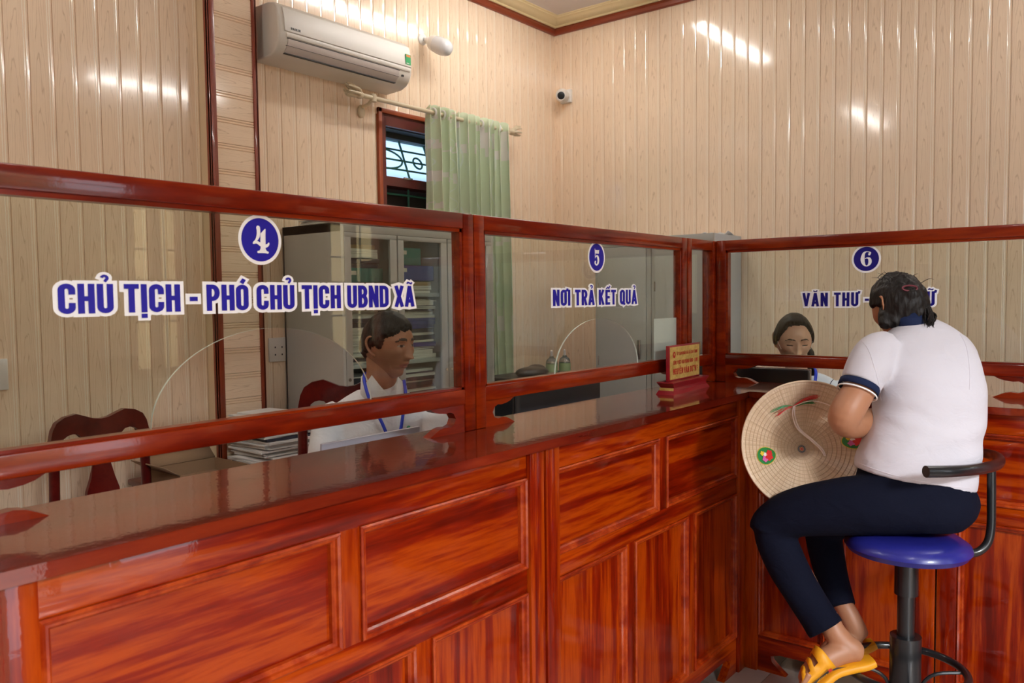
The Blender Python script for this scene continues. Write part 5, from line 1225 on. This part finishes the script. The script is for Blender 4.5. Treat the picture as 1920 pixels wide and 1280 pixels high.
# ---- the female clerk behind screen 6
lady = thing('person', 'young woman in pale shirt looking down behind screen 6, hair tied back', 'person', (.72, .02, 0))
hc = at(1488, 638, 3.60); HM = frame(hc, -FH*.92-RH*.12+ZU*-.24, s=1.0)
bm = B(); loc = head_shape(bm, HM, 6, 'f', 1); paint_face(loc, 'f'); ear(bm, HM, -1); ear(bm, HM, 1)
stube(bm, [(*(HM @ Vector((0, -.030, -.035))), .048), atr(1493, 690, 3.70, .048), atr(1495, 712, 3.72, .060)], 22, 4)
stube(bm, [atr(1495, 705, 3.72, .05), atr(1495, 800, 3.74, .06)], 12, 2); stube(bm, [atr(1495, 740, 3.73, .04), atr(1440, 745, 3.72, .035), atr(1430, 800, 3.62, .034)], 12, 3); stube(bm, [atr(1495, 740, 3.73, .04), atr(1555, 745, 3.72, .035), atr(1560, 800, 3.62, .034)], 12, 3)
stube(bm, [atr(1430, 800, 3.62, .034), atr(1435, 815, 3.50, .032), atr(1455, 818, 3.40, .024)], 12, 3); hand(bm, at(1455, 818, 3.40), -FH*.8+RH*.2, -ZU, .92, .4, 1)
stube(bm, [atr(1560, 800, 3.62, .034), atr(1555, 815, 3.50, .032), atr(1535, 818, 3.42, .024)], 12, 3); hand(bm, at(1535, 818, 3.42), -FH*.8-RH*.2, -ZU, .92, .4, -1)
obj('body', bm, [SKIN_L, LIPW, BROW, EYEW, LASH], lady, smooth=80)
def mkf(d, p): return d.z*1.0-d.y*.95-.07+.9*max(0, abs(d.x)-.50)-.55*sst(.05, .5, -d.z)*sst(-.5, .1, d.y)+.06*noise.noise(d*4)+.08*noise.noise(d*11)
t = hair_cap(HM, mkf, .012, 'f', 6, 5, .002)
obj('hair', t, HAIR, lady, smooth=80)
bm = B(); stube(bm, [(*(HM @ Vector((.03, -.085, -.02))), .030), atr(1516, 655, 3.68, .016), atr(1520, 685, 3.68, .018), atr(1521, 720, 3.70, .016), atr(1520, 760, 3.70, .008)], 12, 4); obj('ponytail', bm, HAIR, lady, smooth=80)
bm = B(); stube(bm, [(*(HM @ Vector((-.078, -.005, .022))), .0008), (*(HM @ Vector((-.074, .025, .004))), .0008), (*(HM @ Vector((-.062, .058, -.022))), .0008)], 6, 4); 
stube(bm, [(*(HM @ Vector((.078, -.005, .022))), .0008), (*(HM @ Vector((.074, .025, .004))), .0008), (*(HM @ Vector((.062, .058, -.022))), .0008)], 6, 4)
o = obj('ear_loop', bm, WHITEP, lady); o['kind'] = 'stuff'
t = B()
loft(t, [(at(1432, 1000, 3.76), at(1562, 1000, 3.76), .11, FH), (at(1432, 900, 3.76), at(1562, 900, 3.76), .10, FH), (at(1424, 800, 3.74), at(1568, 800, 3.74), .10, FH), (at(1420, 745, 3.73), at(1574, 742, 3.73), .095, FH), (at(1424, 722, 3.73), at(1570, 718, 3.73), .080, FH), (at(1448, 706, 3.73), at(1546, 702, 3.73), .062, FH), (at(1470, 698, 3.73), at(1518, 695, 3.73), .050, FH)], 32, 4, 2.3)
stube(t, [atr(1436, 728, 3.73, .045), atr(1428, 748, 3.72, .052), atr(1426, 790, 3.66, .048), atr(1430, 812, 3.58, .044)], 18, 4)
stube(t, [atr(1556, 722, 3.73, .048), atr(1568, 744, 3.72, .054), atr(1568, 790, 3.66, .048), atr(1562, 812, 3.58, .044)], 18, 4)
PALES = cloth('pale_blue_white_shirt', (.60, .66, .72)); sh = remesh(t, .0065, 5); shl = obj('shirt', sh, PALES, lady, smooth=80)
man_save = man; man = lady
ribbon([(1528, 690, 3.66), (1530, 700, 3.63), (1526, 725, 3.615), (1512, 765, 3.61), (1498, 810, 3.60)], .014)
ribbon([(1462, 696, 3.66), (1460, 725, 3.615), (1472, 765, 3.61), (1494, 810, 3.60)], .014)
def on_surface(o, px, py, lift=.002):
    """point of a built mesh seen at a pixel"""
    O = Vector((CX, CY, CZ))-wloc(o); d = (at(px, py, 1)-Vector((CX, CY, CZ))).normalized(); ok, p, n, _ = o.ray_cast(O, d)
    return (p+wloc(o)-d*lift) if ok else None
def seam(o, pix, r, m, name, par, lift=.002):
    q = [on_surface(o, x, y, lift) for x, y in cr(pix, 4)]; q = [tuple(p)+(r,) for p in q if p is not None]
    if len(q) > 2: obj(name, tube(B(), [p[:3] for p in q], r, 6), m, par)
bpy.context.view_layer.update()
seam(shl, [(1532, 692), (1548, 698), (1564, 706)], .0016, NAVY, 'navy_piping', lady); seam(shl, [(1566, 707), (1558, 717), (1553, 730)], .0016, NAVY, 'navy_piping', lady)
SEAM = mat('stitched_seam', (.66, .62, .67), .9)
seam(cshirt, [(1613, 636), (1628, 655), (1640, 690), (1650, 730), (1652, 750)], .0010, SEAM, 'sleeve_seam', person, .0005)
seam(cshirt, [(1800, 626), (1812, 650), (1818, 690), (1818, 730)], .0014, SEAM, 'sleeve_seam', person, .0005)
seam(cshirt, [(1609, 868), (1660, 886), (1720, 901), (1780, 911), (1819, 914)], .0014, SEAM, 'hem_seam', person, .0005)
man = man_save
r = thing('office_chair', 'plain dark chair under the female clerk behind the desk', 'chair', (.80, .05, 0))
obj('seat', bx(.62, 1.02, -.13, .27, .43, .47, .012), BLACK, r); obj('column', cyl(B(), (.82, .07, 0), .025, .05, .43), BLACK, r); obj('base', cyl(B(), (.82, .07, 0), .22, 0, .05, 28), BLACK, r); obj('backrest', bx(1.03, 1.06, -.10, .24, .60, 1.0, .012), BLACK, r)
t = B()
for s in (-.09, .09): stube(t, [(.82, .06+s, .55, .08), (.66, .06+s, .56, .07), (.46, .06+s*.8, .56, .055)], 14, 3); stube(t, [(.46, .06+s*.8, .56, .055), (.48, .06+s*.8, .05, .04)], 12, 3)
stube(t, [(.82, -.02, .56, .09), (.82, .14, .56, .09)], 16, 2)
obj('trousers', remesh(t, .012, 3), TROUS, lady, smooth=80)
